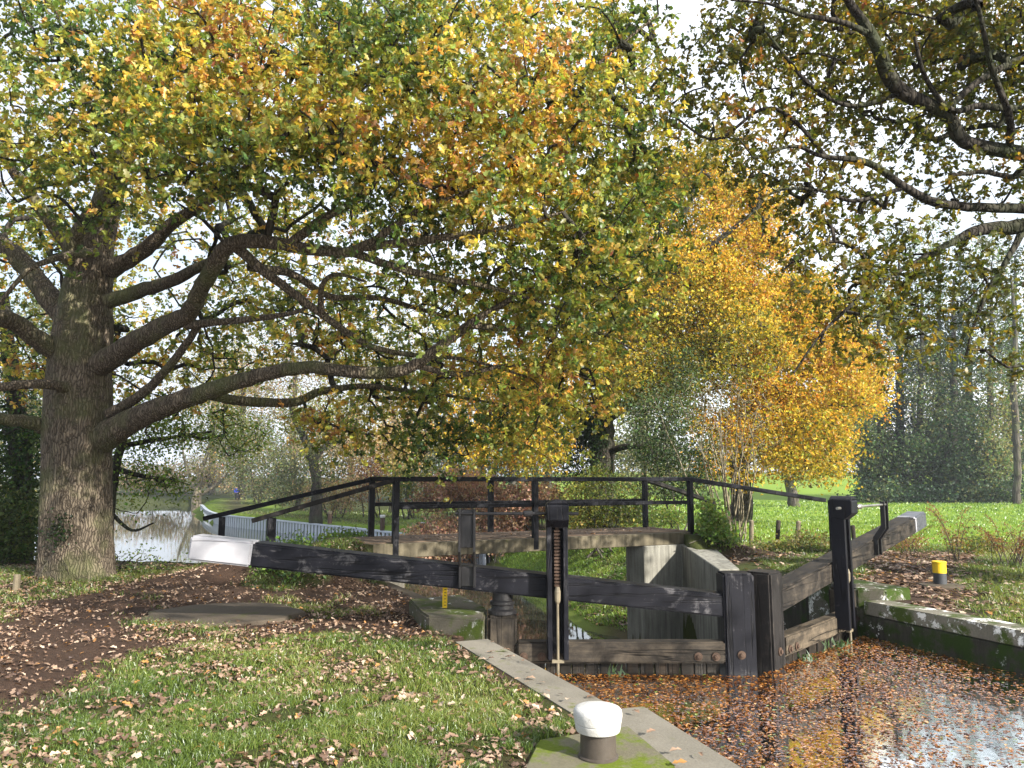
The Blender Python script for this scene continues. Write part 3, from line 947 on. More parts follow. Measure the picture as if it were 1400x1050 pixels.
# ------------------------------------------------------------------ lock gates
def gate(O, d, n, L, label, s_pad, s_br, mats, s_end=-3.68, s_white=-3.0):
    O = np.array(O, float); d = np.array(d, float); n = np.array(n, float)
    D3, N3, Z3 = Vector((*d, 0)), Vector((*n, 0)), Vector((0, 0, 1))
    def W(s, off, z): return Vector((*(O + d * s + n * off), z))
    G = thing("lock_gate", label, "lock gate", (O[0], O[1], RIVER))
    top = lambda s: 0.366 + 0.1083 * (2.33 - s)
    # balance beam, slightly deeper at the middle, with a white end
    bm = bmesh.new()
    bar(bm, W(L - 0.12, 0.0, top(L - 0.12) - 0.115), W(s_white, 0.0, top(s_white) - 0.125), 0.27, 0.23, w1=0.29, h1=0.25)
    beam = link_bm("balance_beam", bm, M[mats[0] + "_x"], G, bevel=0.018, seg=2)
    bm = bmesh.new()
    bar(bm, W(s_white - 0.001, 0.0, top(s_white) - 0.125), W(s_end, 0.0, top(s_end) - 0.125), 0.292, 0.252)
    link_bm("beam_end", bm, M['white'], beam, bevel=0.02, seg=2)
    # mitre post, heel post
    bm = bmesh.new()
    bar(bm, W(L, 0.02, -1.2), W(L, 0.02, 0.585), 0.32, 0.3, up=N3)
    mp = link_bm("mitre_post", bm, M[mats[0]], G, bevel=0.022, seg=2)
    bm = bmesh.new()
    bar(bm, W(0.0, 0.0, -1.2), W(0.0, 0.0, 0.16), 0.3, 0.3, up=N3)
    hp = link_bm("heel_post", bm, M['wood_wet'], G, bevel=0.03, seg=2)
    bm = bmesh.new()
    lathe(bm, [(0.125, 0.161), (0.15, 0.165), (0.15, 0.2), (0.115, 0.215), (0.112, 0.25), (0.13, 0.26), (0.13, 0.29), (0.108, 0.3), (0.104, 0.4)], W(0, 0, 0), 28)
    link_bm("collar", bm, M['iron'], hp, smooth=False)
    # rail and planks
    bm = bmesh.new()
    bar(bm, W(0.151, 0.09, -0.2), W(L - 0.161, 0.09, -0.2), 0.16, 0.21)
    link_bm("bottom_rail", bm, M["wood_wet_d" if mats[1] else "wood_wet_x"], G, bevel=0.016, seg=2)
    bm = bmesh.new()
    s = 0.16
    while s < L - 0.2:
        w = 0.125 + 0.03 * rng.random()
        o_ = 0.06 + 0.012 * rng.standard_normal()
        bar(bm, W(s + w / 2, o_, -1.1), W(s + w / 2, o_, -0.306), w - 0.012, 0.06, up=N3)
        s += w
    link_bm("planking", bm, M['wood_dark'], G, bevel=0.006)
    for sb, ob in ((0.0, 0.152), (0.22, 0.172), (0.4, 0.172), (L - 0.44, 0.172), (L - 0.26, 0.172), (L, 0.172)):
        bm = bmesh.new()
        lathe(bm, [(0.042, 0), (0.042, 0.012), (0.022, 0.014), (0.022, 0.03), (0.012, 0.034)], W(sb, ob, -0.235 if 0.1 < sb < L - 0.1 else -0.22), 14, N3)
        link_bm("bolt", bm, M['rust'], G)
    # paddle gear post: channel of two cheeks and a back, rack between, hood on top
    f0 = 0.15
    bm = bmesh.new()
    for sg in (-1, 1):
        bar(bm, W(s_pad + sg * 0.082, f0 + 0.085, -0.24), W(s_pad + sg * 0.082, f0 + 0.085, 1.09), 0.05, 0.17, up=N3)
    bar(bm, W(s_pad, f0 + 0.03, -0.2), W(s_pad, f0 + 0.03, 1.09), 0.116, 0.06, up=N3)
    pg = link_bm("paddle_post", bm, M['black'], G, bevel=0.006)
    bm = bmesh.new()
    prof = [(0, 1.091), (0.17, 1.06), (0.27, 1.14), (0.27, 1.285)]
    prof += [(0.27 - 0.0 * k, 1.285) for k in range(0)]
    prof += [(0.255, 1.30), (0.0, 1.30)]
    prism(bm, prof, W(s_pad - 0.113, f0 - 0.005, 0), N3, Z3, D3, 0.226)
    # rounded top
    arc = [(-0.113 + 0.226 * i / 10, 1.301 + 0.045 * math.sin(math.pi * i / 10)) for i in range(11)]
    prism(bm, arc, W(s_pad, f0 - 0.005, 0), D3, Z3, N3, 0.265)
    hd = link_bm("hood", bm, M['black'], pg, bevel=0.006)
    bm = bmesh.new()
    bar(bm, W(s_pad, f0 + 0.09, 0.45), W(s_pad, f0 + 0.09, 1.07), 0.035, 0.03, up=N3)
    z = 0.48
    while z < 1.05:
        bar(bm, W(s_pad - 0.03, f0 + 0.115, z), W(s_pad + 0.03, f0 + 0.115, z), 0.016, 0.02, up=Z3)
        z += 0.034
    link_bm("rack", bm, M['rust'], pg)
    bm = bmesh.new()
    lathe(bm, [(0.014, -0.42), (0.014, 0.3), (0.03, 0.33), (0.034, 0.42), (0.02, 0.47)], W(s_pad, f0 + 0.135, 0), 10)
    bar(bm, W(s_pad - 0.06, f0 + 0.13, -0.255), W(s_pad + 0.06, f0 + 0.13, -0.255), 0.04, 0.03)
    link_bm("lift_rod", bm, M['rod'], pg)
    # bracket carrying the outer end of the spindle
    bm = bmesh.new()
    tb_ = top(s_br)
    prof = [(0.136, tb_ - 0.21), (0.2, tb_ - 0.21), (0.2, tb_ + 0.0), (0.31, tb_ + 0.16), (0.31, 1.245), (0.25, 1.245), (0.25, tb_ + 0.2), (0.136, tb_ + 0.03)]
    for sg in (-1, 1):
        prism(bm, prof, W(s_br + sg * 0.075 - 0.012, 0.0, 0), N3, Z3, D3, 0.024)
    bar(bm, W(s_br, 0.27, tb_ + 0.2), W(s_br, 0.27, 1.24), 0.125, 0.02, up=N3)
    bar(bm, W(s_br, 0.148, tb_ - 0.2), W(s_br, 0.148, tb_), 0.125, 0.02, up=N3)
    link_bm("bracket", bm, M['iron'], G, bevel=0.003)
    bm = bmesh.new()
    e0, e1 = s_br - 0.12, s_pad + 0.22
    lathe(bm, [(0.0165, 0), (0.0165, (e1 - e0) * 0.55), (0.034, (e1 - e0) * 0.56), (0.034, (e1 - e0) * 0.62), (0.0165, (e1 - e0) * 0.63), (0.0165, e1 - e0)], W(e0, 0.28, 1.2), 12, D3)
    link_bm("spindle", bm, M['steel'] if mats[1] else M['iron'], G)
    return G


gate(HL, (1, 0), (0, -1), 2.43, "lock gate with white tipped balance beam reaching over the leaf strewn path", 0.56, -0.36, ('black', False), -3.25, -2.6)
mr = np.array([2.645, 8.2]); dr_ = (mr - HR); LR = np.linalg.norm(dr_); dr_ /= LR
gate(HR, dr_, (-dr_[1], dr_[0]), LR, "lock gate with brown sunlit beam rising towards the green meadow", 0.68, -0.95, ('black_worn', True))

# ------------------------------------------------------------------ bollards, pads, posts
pc = P(818, 1040)
pad = link("concrete_pad", np.array([list(P(736, 1016)[:2]) + [0.0], list(P(862, 996)[:2]) + [0.0], list(P(935, 1052)[:2]) + [0.0], list(P(960, 1110)[:2]) + [0.0], list(P(700, 1110)[:2]) + [0.0]]) + np.array([0, 0, 0.016]), [np.arange(5)[None]], M['conc_moss_top'])
bpy.data.objects.remove(pad)
bm = bmesh.new()
pp5 = [tuple(P(*q)[:2]) for q in [(736, 1016), (860, 997), (925, 1052), (940, 1110), (690, 1110)]]
prism(bm, pp5[::-1], (0, 0, -0.12), (1, 0, 0), (0, 1, 0), (0, 0, 1), 0.142)
tag(link_bm("concrete_pad", bm, M['conc_moss_top'], None, loc=(pc[0], pc[1], 0), bevel=0.012, seg=2), "mossy green concrete pad under the white topped bollard", "pad")


def bollard(name, x, y, z, label, r, h, cap, matc, mats, group=None, capr=1.36):
    B = thing(name, label, "bollard", (x, y, z), group)
    bm = bmesh.new()
    lathe(bm, [(r * 1.12, 0.0), (r * 1.12, 0.008), (r, 0.014), (r * 0.985, h - cap)], (x, y, z), 40)
    link_bm("shaft", bm, M[mats], B, smooth=True)
    bm = bmesh.new()
    c = capr
    z0 = h - cap
    lathe(bm, [(r * 1.02, z0 - 0.002), (r * (c - 0.15), z0), (r * (c - 0.12), z0 + cap * 0.05), (r * (c - 0.07), z0 + cap * 0.3), (r * (c - 0.1), z0 + cap * 0.32), (r * (c - 0.1), z0 + cap * 0.34), (r * (c - 0.05), z0 + cap * 0.36), (r * c, z0 + cap * 0.6), (r * c, z0 + cap * 0.74), (r * (c - 0.03), z0 + cap * 0.84), (r * (c - 0.1), z0 + cap * 0.91), (r * (c - 0.25), z0 + cap * 0.96), (r * 0.6, z0 + cap), (0.002, z0 + cap * 1.02)], (x, y, z), 40)
    link_bm("cap", bm, M[matc], B, smooth=True)
    return B


bollard("mooring_bollard", pc[0], pc[1], 0.022, "large white topped mooring bollard standing on mossy concrete pad", 0.1, 0.27, 0.13, 'white_iron', 'bollard')
yb = P(1286, 803)
YB = thing("mooring_bollard", "yellow capped grey bollard on leafy ground across the lock", "bollard", (yb[0], yb[1], height(yb[0], yb[1])))
zb = float(YB.location.z)
bm = bmesh.new(); lathe(bm, [(0.088, -0.05), (0.086, 0.185)], (yb[0], yb[1], zb), 28); link_bm("shaft", bm, M['grey_paint'], YB, smooth=True)
bm = bmesh.new(); lathe(bm, [(0.09, 0.186), (0.09, 0.32), (0.097, 0.324), (0.097, 0.345), (0.085, 0.352), (0.002, 0.356)], (yb[0], yb[1], zb), 28); link_bm("cap", bm, M['yellow'], YB, smooth=False)
bm = bmesh.new(); lathe(bm, [(0.34, -0.05), (0.34, 0.015), (0.3, 0.03), (0.002, 0.032)], (0, 0, 0), 22)
for v in bm.verts: v.co = Vector((yb[0] + v.co.x * (1 + 0.1 * math.sin(v.co.x * 20)), yb[1] - 0.06 + v.co.y * 0.8, zb + v.co.z))
tag(link_bm("stone_base", bm, M['slab'], None, loc=(yb[0], yb[1], zb), smooth=False), "flat mossy stone set in the soil under the yellow capped bollard", "stone")

for px, py, lab, cm, hh in ((451, 706, "pale yellowish mooring post on the towpath bank above the steel piling", 'wood_pale', 0.42), (523, 711, "white capped rusty mooring post on the far towpath grass", 'white_iron', 0.45), (577, 721, "rusty brown mooring post with thin pale cap near the bridge deck", 'white_iron', 0.5)):
    Yd = {451: 46.0, 523: 41.0, 577: 36.5}[px]
    w = Q(px, py, Yd)
    z = float(height(w[0], w[1]))
    bollard("mooring_post", w[0], w[1], z, lab, 0.13, max(0.3, float(Q(px, py - 7, Yd)[2]) - z), 0.14 if px != 577 else 0.05, cm, 'rust', None, 1.15)

# gauge post with black ticks on the pier
gp = P(608, 831, 0.17)
GPO = thing("depth_gauge", "thin yellow depth marker post on the mossy concrete pier", "marker", (gp[0], gp[1], 0.16))
bm = bmesh.new(); bar(bm, (gp[0], gp[1], 0.15), (gp[0], gp[1], 0.385), 0.05, 0.022, up=(0, 1, 0)); link_bm("board", bm, M['yellow'], GPO, bevel=0.003)
for k in range(6):
    bm = bmesh.new()
    bar(bm, (gp[0] - 0.006, gp[1] - 0.0125, 0.2 + k * 0.033), (gp[0] + 0.018, gp[1] - 0.0125, 0.2 + k * 0.033), 0.004, 0.006)
    link_bm("tick_mark", bm, M['iron'], GPO)

# round slab on the path
sc_ = P(293, 842)
bm = bmesh.new()
lathe(bm, [(1.0, -0.1), (1.0, 0.012), (0.97, 0.024), (0.002, 0.03)], (0, 0, 0), 40)
for v in bm.verts:
    v.co = Vector((sc_[0] + v.co.x * (0.86 + 0.06 * math.sin(v.co.y * 9)) + 0.1, sc_[1] + v.co.y * 0.72, float(height(sc_[0], sc_[1])) + v.co.z))
tag(link_bm("concrete_slab", bm, M['slab'], None, loc=(sc_[0], sc_[1], 0)), "round gritty concrete slab lying on the muddy path", "slab")

# sawn stake at the left edge
st = P(22, 806)
bm = bmesh.new(); lathe(bm, [(0.05, -0.05), (0.045, 0.2), (0.03, 0.21)], (st[0], st[1], 0.0), 9)
tag(link_bm("sawn_stump", bm, M['wood_pale'], None, loc=(st[0], st[1], 0)), "short pale sawn stump at the left edge of the grass verge", "stump")

# field fence posts
for px, y1, yb_, Yd, lab, mat in ((993, 706, 736, 19.2, "dark slender fence post nearest the footbridge at the meadow edge", 'wood_wet'), (1027, 712, 742, 19.0, "pale leaning fence post, second from the footbridge", 'wood_pale'), (1062.5, 712, 745, 18.8, "brown fence post with bramble at its foot, third from the footbridge", 'wood_wet'), (1089.5, 713, 745, 18.4, "thick pale fence post just left of the lock paddle hood", 'wood_pale'), (1168, 719, 740, 20.0, "short brown fence post seen above the sloping balance beam", 'wood_wet')):
    w = Q(px, yb_, Yd); z0 = float(height(w[0], w[1]))
    bm = bmesh.new()
    tp = Q(px + rng.normal() * 1.2, y1, Yd)
    lathe(bm, [(0.055, 0), (0.055, float(tp[2] - z0)), (0.035, float(tp[2] - z0) + 0.02)], (w[0], w[1], z0), 10, Vector((tp[0] - w[0], 0, tp[2] - z0)))
    tag(link_bm("fence_post", bm, M[mat], None, loc=(w[0], w[1], z0)), lab, "fence post", "wooden posts along the meadow edge")

# ------------------------------------------------------------------ sheet piling on the far bank
PL = catmull(np.array([(-33.8, 83), (-24, 62), (-15.2, 51), (-7.3, 41.5), (-2.2, 34), (-0.75, 31.2)]), 40)
seg = np.linalg.norm(np.diff(PL, axis=0), axis=1); cum = np.concatenate([[0], np.cumsum(seg)])
def along(s):
    p = np.array([np.interp(s, cum, PL[:, 0]), np.interp(s, cum, PL[:, 1])])
    q = np.array([np.interp(s + 0.05, cum, PL[:, 0]), np.interp(s + 0.05, cum, PL[:, 1])])
    t = (q - p); t /= np.linalg.norm(t) + 1e-9
    return p, t, np.array([t[1], -t[0]])   # normal to the river side
SPI = thing("sheet_piling", "pale steel sheet piling wall holding up the far towpath bank", "piling", (-12, 47, RIVER))
bmA, bmB, bmC = bmesh.new(), bmesh.new(), bmesh.new()
s = 0.3
while s < cum[-1] - 0.6:
    p, t, n_ = along(s); q, _, _ = along(s + 0.29); r_, _, _ = along(s + 0.46)
    if n_[0] > 0: n_ = -n_
    bar(bmA, (*(p + n_ * 0.1), -1.72), (*(q + n_ * 0.1), -1.72), 0.05, 0.92)
    bar(bmB, (*(q - n_ * 0.02), -1.72), (*(r_ - n_ * 0.02), -1.72), 0.04, 0.9)
    bar(bmC, (*(p + n_ * 0.03), -1.215), (*(r_ + n_ * 0.03), -1.215), 0.3, 0.08)
    s += 0.46
link_bm("pile_panels", bmA, M["piling"], SPI); link_bm("pile_joints", bmB, M["piling_shade"], SPI); link_bm("capping", bmC, M["piling"], SPI)

# ------------------------------------------------------------------ walker in a blue jacket
def skin_body(name, verts, edges, radii, mat, parent, sub=2, root=0):
    me = bpy.data.meshes.new(name)
    me.from_pydata([tuple(v) for v in verts], edges, [])
    o = bpy.data.objects.new(name, me); COL.objects.link(o); o.parent = parent
    m = o.modifiers.new("skin", 'SKIN'); m.use_smooth_shade = True
    for i, r in enumerate(radii): me.skin_vertices[0].data[i].radius = (r, r) if not isinstance(r, tuple) else r
    me.skin_vertices[0].data[root].use_root = True
    s_ = o.modifiers.new("sub", 'SUBSURF'); s_.levels = 1; s_.render_levels = sub
    me.materials.append(mat)
    return o


pw = P(323, 683.5, -1.12)
pz = float(height(pw[0], pw[1])) - 0.01
PE = thing("person", "walker in blue jacket and dark trousers on the far towpath", "person", (pw[0], pw[1], pz))
# facing away along the path, mid-stride
vs = [(0, 0, 0.93), (0, 0.02, 1.12), (0, 0.03, 1.34), (0, 0.03, 1.47), (0, 0.05, 1.56), (0, 0.06, 1.68), (0, 0.05, 1.76),
      (-0.1, 0, 0.88), (-0.1, 0.14, 0.5), (-0.1, 0.2, 0.09), (-0.1, 0.32, 0.05),
      (0.1, 0, 0.88), (0.1, -0.03, 0.48), (0.1, -0.2, 0.12), (0.1, -0.12, 0.04),
      (-0.19, 0.03, 1.4), (-0.25, -0.02, 1.13), (-0.24, 0.1, 0.9), (-0.23, 0.13, 0.82),
      (0.19, 0.03, 1.4), (0.25, 0.08, 1.13), (0.24, 0.24, 0.96), (0.23, 0.28, 0.89)]
es = [(0, 1), (1, 2), (2, 3), (3, 4), (4, 5), (5, 6), (0, 7), (7, 8), (8, 9), (9, 10), (0, 11), (11, 12), (12, 13), (13, 14), (2, 15), (15, 16), (16, 17), (17, 18), (2, 19), (19, 20), (20, 21), (21, 22)]
rd = [0.15, 0.14, (0.17, 0.12), 0.06, 0.085, 0.1, 0.06, 0.1, 0.065, 0.045, 0.04, 0.1, 0.065, 0.045, 0.04, 0.065, 0.045, 0.035, 0.04, 0.065, 0.045, 0.035, 0.04]
skin_body("body", vs, es, rd, M['skin'], PE)
jv = [(0, 0, 0.88), (0, 0.02, 1.1), (0, 0.03, 1.34), (0, 0.03, 1.46), (-0.2, 0.03, 1.39), (-0.26, -0.02, 1.13), (-0.245, 0.09, 0.92), (0.2, 0.03, 1.39), (0.26, 0.08, 1.13), (0.245, 0.23, 0.98)]
skin_body("jacket", jv, [(0, 1), (1, 2), (2, 3), (2, 4), (4, 5), (5, 6), (2, 7), (7, 8), (8, 9)], [(0.21, 0.18), (0.19, 0.16), (0.21, 0.16), 0.09, 0.095, 0.075, 0.06, 0.095, 0.075, 0.06], M['blue_cloth'], PE)
tv = [(0, 0, 0.93), (-0.1, 0.01, 0.85), (-0.1, 0.14, 0.5), (-0.1, 0.195, 0.1), (0.1, 0, 0.85), (0.1, -0.03, 0.48), (0.1, -0.19, 0.13)]
skin_body("trousers", tv, [(0, 1), (1, 2), (2, 3), (0, 4), (4, 5), (5, 6)], [0.17, 0.12, 0.088, 0.07, 0.12, 0.088, 0.07], M['dark_cloth'], PE)
skin_body("hair", [(0, 0.02, 1.63), (0, 0.03, 1.72), (0, 0.06, 1.79)], [(0, 1), (1, 2)], [0.085, 0.108, 0.08], M['hair'], PE)
skin_body("boots", [(-0.1, 0.18, 0.12), (-0.1, 0.2, 0.06), (-0.1, 0.33, 0.05)], [(0, 1), (1, 2)], [0.055, 0.06, 0.045], M['dark_cloth'], PE)
skin_body("boots", [(0.1, -0.2, 0.15), (0.1, -0.18, 0.07), (0.1, -0.08, 0.04)], [(0, 1), (1, 2)], [0.055, 0.06, 0.045], M['dark_cloth'], PE)
PE.rotation_euler = (0, 0, math.radians(20))
# ------------------------------------------------------------------ trees
PAL_OAK = ([(0.05, 0.09, 0.025), (0.11, 0.17, 0.042), (0.23, 0.265, 0.055), (0.43, 0.39, 0.075), (0.58, 0.42, 0.085), (0.56, 0.32, 0.095), (0.32, 0.18, 0.07)], [1.7, 2.6, 2.9, 2.5, 1.6, 0.8, 0.4])
PAL_OLIVE = ([(0.04, 0.055, 0.012), (0.08, 0.095, 0.016), (0.15, 0.15, 0.022), (0.25, 0.19, 0.026), (0.24, 0.115, 0.028)], [1.6, 2.8, 3, 1.7, 0.8])
PAL_GOLD = ([(0.12, 0.125, 0.025), (0.28, 0.25, 0.035), (0.5, 0.37, 0.04), (0.6, 0.39, 0.045), (0.52, 0.26, 0.04), (0.26, 0.13, 0.035)], [1.7, 2.7, 3.0, 2.0, 1.0, 0.6])


def crown(name, parent, C, size, tpl, pal, mat, per=18, spread=0.28, flat=0.35, bright=0.3, pscale=0.45, seed=1.0, droop=0.3, flatz=0.7, pspread=1.0, rosette=0):
    along = None
    if rosette:
        # leaves sit in tufts at the ends of small shoots
        nt_ = max(1, per // rosette)
        tc_ = np.repeat(C, nt_, 0) + rng.standard_normal((len(C) * nt_, 3)) * np.array([spread, spread, spread * flatz])
        pos = np.repeat(tc_, rosette, 0)
        along = rng.standard_normal(pos.shape); along /= np.linalg.norm(along, axis=1)[:, None]
        pos = pos + along * size * (0.42 + 0.4 * rng.random((len(pos), 1)))
        N = len(pos)
    else:
        N = len(C) * per
        pos = np.repeat(C, per, 0) + rng.standard_normal((N, 3)) * np.array([spread, spread, spread * flatz])
    V, F, k = leaves(pos, size, tpl, flat, droop, along=along)
    col = palette(N, pal[0], pal[1], pos, pscale, bright, seed, pspread, rosette)
    return link(name, V, F, mat, parent, cols=np.repeat(col, k, 0))


def limb_obj(name, parent, pts, mat, sides=12, rough=0.03, k=6, fat=1.0):
    """pts: (px, py, Y, halfwidth px)"""
    a = np.array(pts, float)
    W = Q(a[:, 0], a[:, 1], a[:, 2])
    r = fat * a[:, 3] * a[:, 2] / FPX
    full = catmull(np.column_stack([W, r]), k)
    full[1:-1, :3] += rng.standard_normal((len(full) - 2, 3)) * (full[1:-1, 3:4] * 0.06)
    tb = Tubes(); tb.add(full[:, :3], np.maximum(full[:, 3], 0.012), sides, rough)
    V, F = tb.get()
    o = link(name, V, F, mat, parent, smooth=True)
    return o, full


# ---- the big oak on the left
OT = thing("oak_tree", "massive spreading oak on the left bank with yellowing green leaves", "tree", tuple(P(105, 790)[:2]) + (0.0,))
YT = 12.3
tr_px = [(104, 806, 66), (105, 790, 57), (106, 765, 52), (106, 735, 50), (106, 690, 49), (107, 640, 48), (108, 590, 49), (109, 545, 48), (110, 500, 45), (114, 455, 43), (118, 410, 38), (124, 370, 33), (131, 330, 28), (145, 280, 23), (160, 230, 20), (183, 150, 18), (200, 60, 15), (206, 0, 13), (216, -80, 9), (225, -170, 5)]
a = np.array(tr_px, float)
Wt = Q(a[:, 0], a[:, 1], np.full(len(a), YT)); Wt[:, 1] = YT
full = catmull(np.column_stack([Wt, 0.85 * a[:, 2] * YT / FPX]), 9)
tb = Tubes()
def flute(t, ang):
    base = np.exp(-t * 16)
    return 1 + 0.035 * np.sin(ang * 7 + 5 * t) + 0.03 * np.sin(ang * 4 - 3 * t + 1) + base * (0.16 * np.sin(ang * 5 + 0.6) + 0.1 * np.sin(ang * 3 + 2)) + 0.012 * np.sin(ang * 19 + 14 * t)
tb.add(full[:, :3], full[:, 3], 56, 0.008, flute)
V, F = tb.get()
trunk_o = link("trunk", V, F, M['bark'], OT, smooth=True)
OL = [
 [(140, 600, 12.2, 27), (185, 572, 11.9, 22), (240, 550, 11.5, 18), (300, 530, 11.1, 15), (360, 512, 10.8, 13), (420, 502, 10.5, 12), (480, 508, 10.3, 11.5), (530, 510, 10.2, 11), (565, 500, 10.1, 10), (600, 475, 10, 9.5), (640, 445, 9.9, 8.5), (680, 420, 9.8, 6), (730, 390, 9.6, 4), (790, 360, 9.4, 2)],
 [(118, 510, 12.3, 24), (165, 480, 11.8, 20), (215, 450, 11.2, 18), (255, 430, 10.8, 16), (275, 395, 10.4, 15), (295, 360, 10, 15), (315, 335, 9.8, 15), (355, 330, 9.5, 13), (420, 340, 9.2, 11), (470, 345, 9, 10), (510, 330, 8.8, 8), (545, 305, 8.6, 7), (590, 280, 8.4, 5), (640, 262, 8.3, 4), (700, 225, 8.2, 2)],
 [(500, 338, 8.9, 8), (570, 330, 8.7, 8), (640, 320, 8.5, 6), (700, 310, 8.4, 4), (770, 290, 8.3, 2)],
 [(480, 345, 9, 8), (540, 365, 9.1, 7), (600, 380, 9.2, 6), (680, 395, 9.3, 4), (760, 420, 9.3, 2)],
 [(325, 340, 9.8, 10), (360, 370, 9.9, 9), (400, 400, 10, 8), (440, 430, 10.1, 7), (500, 470, 10.3, 6), (560, 485, 10.4, 4.5), (640, 492, 10.5, 3), (720, 515, 10.6, 2)],
 [(290, 540, 11.3, 10), (330, 548, 11.8, 9), (400, 550, 12, 8), (440, 535, 12.2, 7), (500, 528, 12.4, 5), (560, 535, 12.6, 4), (640, 545, 12.8, 2.5), (720, 560, 13, 1.5)],
 [(340, 365, 9.9, 8), (400, 375, 10.4, 7), (450, 405, 10.8, 6), (520, 408, 11, 5), (600, 430, 11.2, 4), (680, 445, 11.4, 2)],
 [(440, 430, 10.1, 6), (440, 392, 9.7, 5), (460, 375, 9.5, 4), (500, 385, 9.4, 2)],
 [(100, 490, 12.3, 24), (55, 468, 11.9, 18), (20, 440, 11.5, 16), (-30, 430, 11, 15), (-120, 400, 10.5, 10)],
 [(95, 440, 12.3, 22), (62, 400, 12.4, 20), (25, 352, 12.5, 17), (-20, 315, 12.4, 15), (-90, 250, 12, 9)],
 [(100, 532, 12.0, 11), (60, 525, 11.5, 9), (0, 528, 11, 8), (-60, 520, 10.6, 6)],
 [(75, 590, 12.3, 14), (40, 577, 12, 12), (0, 572, 11.7, 10), (-60, 560, 11.4, 7)],
 [(115, 360, 12.1, 15), (80, 318, 12, 13), (52, 280, 11.9, 11), (22, 240, 11.8, 9), (-20, 180, 11.4, 6)],
 [(90, 360, 11.9, 14), (112, 310, 11.7, 14), (150, 262, 11.3, 13), (183, 200, 11, 10), (200, 110, 10.6, 7), (240, 40, 10.2, 5), (300, -40, 9.6, 3)],
 [(148, 412, 12, 14), (192, 398, 11.7, 13), (240, 381, 11, 11), (290, 357, 10.2, 9)],
 [(150, 370, 12.2, 16), (200, 340, 11.9, 14), (230, 310, 11.6, 12), (262, 288, 11.3, 10), (305, 262, 11, 8), (345, 225, 10.6, 7), (380, 170, 10.2, 5), (410, 110, 9.8, 3.5), (440, 40, 9.4, 2)],
 [(395, 335, 9.3, 9), (440, 300, 9.1, 8), (490, 272, 8.9, 6), (525, 235, 8.7, 4), (560, 170, 8.5, 3), (600, 110, 8.3, 2)],
 [(172, 200, 12.2, 13), (215, 130, 11.5, 11), (245, 70, 11, 9), (285, 10, 10.6, 7), (340, -60, 10.2, 4)],
 [(330, 235, 10.7, 7), (420, 150, 9.8, 6), (500, 60, 9, 5), (535, 10, 8.8, 4), (580, -60, 8.6, 3)],
 [(130, 345, 11.9, 9), (90, 350, 11.2, 7), (45, 365, 10.6, 5), (15, 395, 10.4, 4), (-10, 430, 10.3, 3)],
 [(255, 445, 10.9, 8), (300, 440, 10.7, 7), (345, 436, 10.5, 6), (400, 428, 10.3, 4), (428, 415, 10.2, 2)],
 [(148, 566, 12.15, 10), (180, 548, 11.9, 9), (212, 522, 11.6, 8), (252, 474, 11.2, 7), (274, 440, 10.85, 6)],
 [(640, 445, 9.9, 6), (700, 450, 10, 5), (760, 445, 10.1, 4), (820, 455, 10.2, 2.5), (870, 480, 10.3, 1.5)],
 [(570, 500, 10.1, 6), (630, 512, 10.3, 5), (690, 500, 10.6, 3.5), (760, 505, 10.8, 2.5), (810, 520, 11, 1.5)],
 [(620, 150, 9.5, 5), (700, 180, 9.4, 4.5), (780, 120, 9.2, 3.5), (850, 60, 9, 2.5), (900, 20, 9, 1.5)],
]
skel = [full[::3, :3]]
for L in OL:
    o, f = limb_obj("limb", OT, L, M['bark'], fat=0.76)
    skel.append(f[1:, :3])
skel = np.vstack(skel)
lobes = [
 # near sunlit mass, upper left
 (60, 90, 160, 150, 8.2, 11, 90), (180, 130, 170, 140, 7.4, 10.5, 120), (330, 90, 170, 120, 7.2, 10, 130), (320, 190, 150, 60, 7.3, 9, 60), (480, 90, 160, 110, 7.2, 10, 125),
 (440, 215, 110, 45, 7.6, 9, 30), (60, 220, 120, 60, 8.5, 11, 36), (620, 70, 150, 100, 7.4, 11, 110), (600, 200, 120, 75, 7.6, 10, 75), (760, 90, 130, 110, 7.8, 11.5, 105), (700, 240, 130, 80, 7.8, 11, 85),
 (800, 250, 110, 100, 8, 11.5, 85), (860, 90, 70, 90, 8.2, 12, 42), (850, 330, 70, 70, 8.4, 12, 45), (760, 350, 100, 60, 8.2, 11.5, 55), (780, 430, 90, 60, 8.6, 12, 58), (880, 220, 70, 90, 9, 12, 34),
 (640, 380, 100, 40, 9, 12, 26), (700, 470, 90, 50, 9.5, 12.5, 40), (790, 520, 60, 50, 10, 12.5, 34), (580, 300, 80, 30, 8.6, 10.5, 14),
 (730, 570, 60, 40, 11, 13.5, 20), (650, 570, 80, 50, 11.5, 13.5, 18), (560, 575, 80, 45, 11.5, 13.5, 18), (480, 590, 60, 40, 11.5, 13, 12),
 # thin curtain on the far side of the crown
 (230, 320, 230, 70, 12, 17, 120), (470, 285, 180, 50, 11, 17, 50), (330, 450, 190, 60, 13, 18, 110), (540, 440, 170, 70, 12, 17.5, 120), (60, 420, 120, 130, 12.5, 17, 110), (600, 520, 150, 35, 12, 16, 56), (270, 520, 140, 40, 13.5, 17, 44), (420, 390, 150, 40, 12, 17, 50),
 (300, 262, 90, 24, 8.4, 9.6, 9), (520, 345, 100, 30, 8.4, 9.6, 6), (640, 420, 80, 50, 8.8, 11, 12), (420, 455, 90, 30, 9.3, 11, 4), (570, 300, 90, 30, 8, 9, 9), (150, 300, 70, 30, 9, 11, 6),
 (470, 575, 60, 26, 11, 12.6, 9), (560, 600, 70, 30, 11, 12.8, 10), (640, 615, 50, 18, 11.4, 13, 5), (700, 600, 40, 20, 11.6, 13, 5),
 # overhead and out of frame
 (250, -150, 400, 130, 7.5, 14, 110), (700, -120, 250, 110, 8, 13, 60), (-180, 150, 160, 260, 8, 15, 70),
]
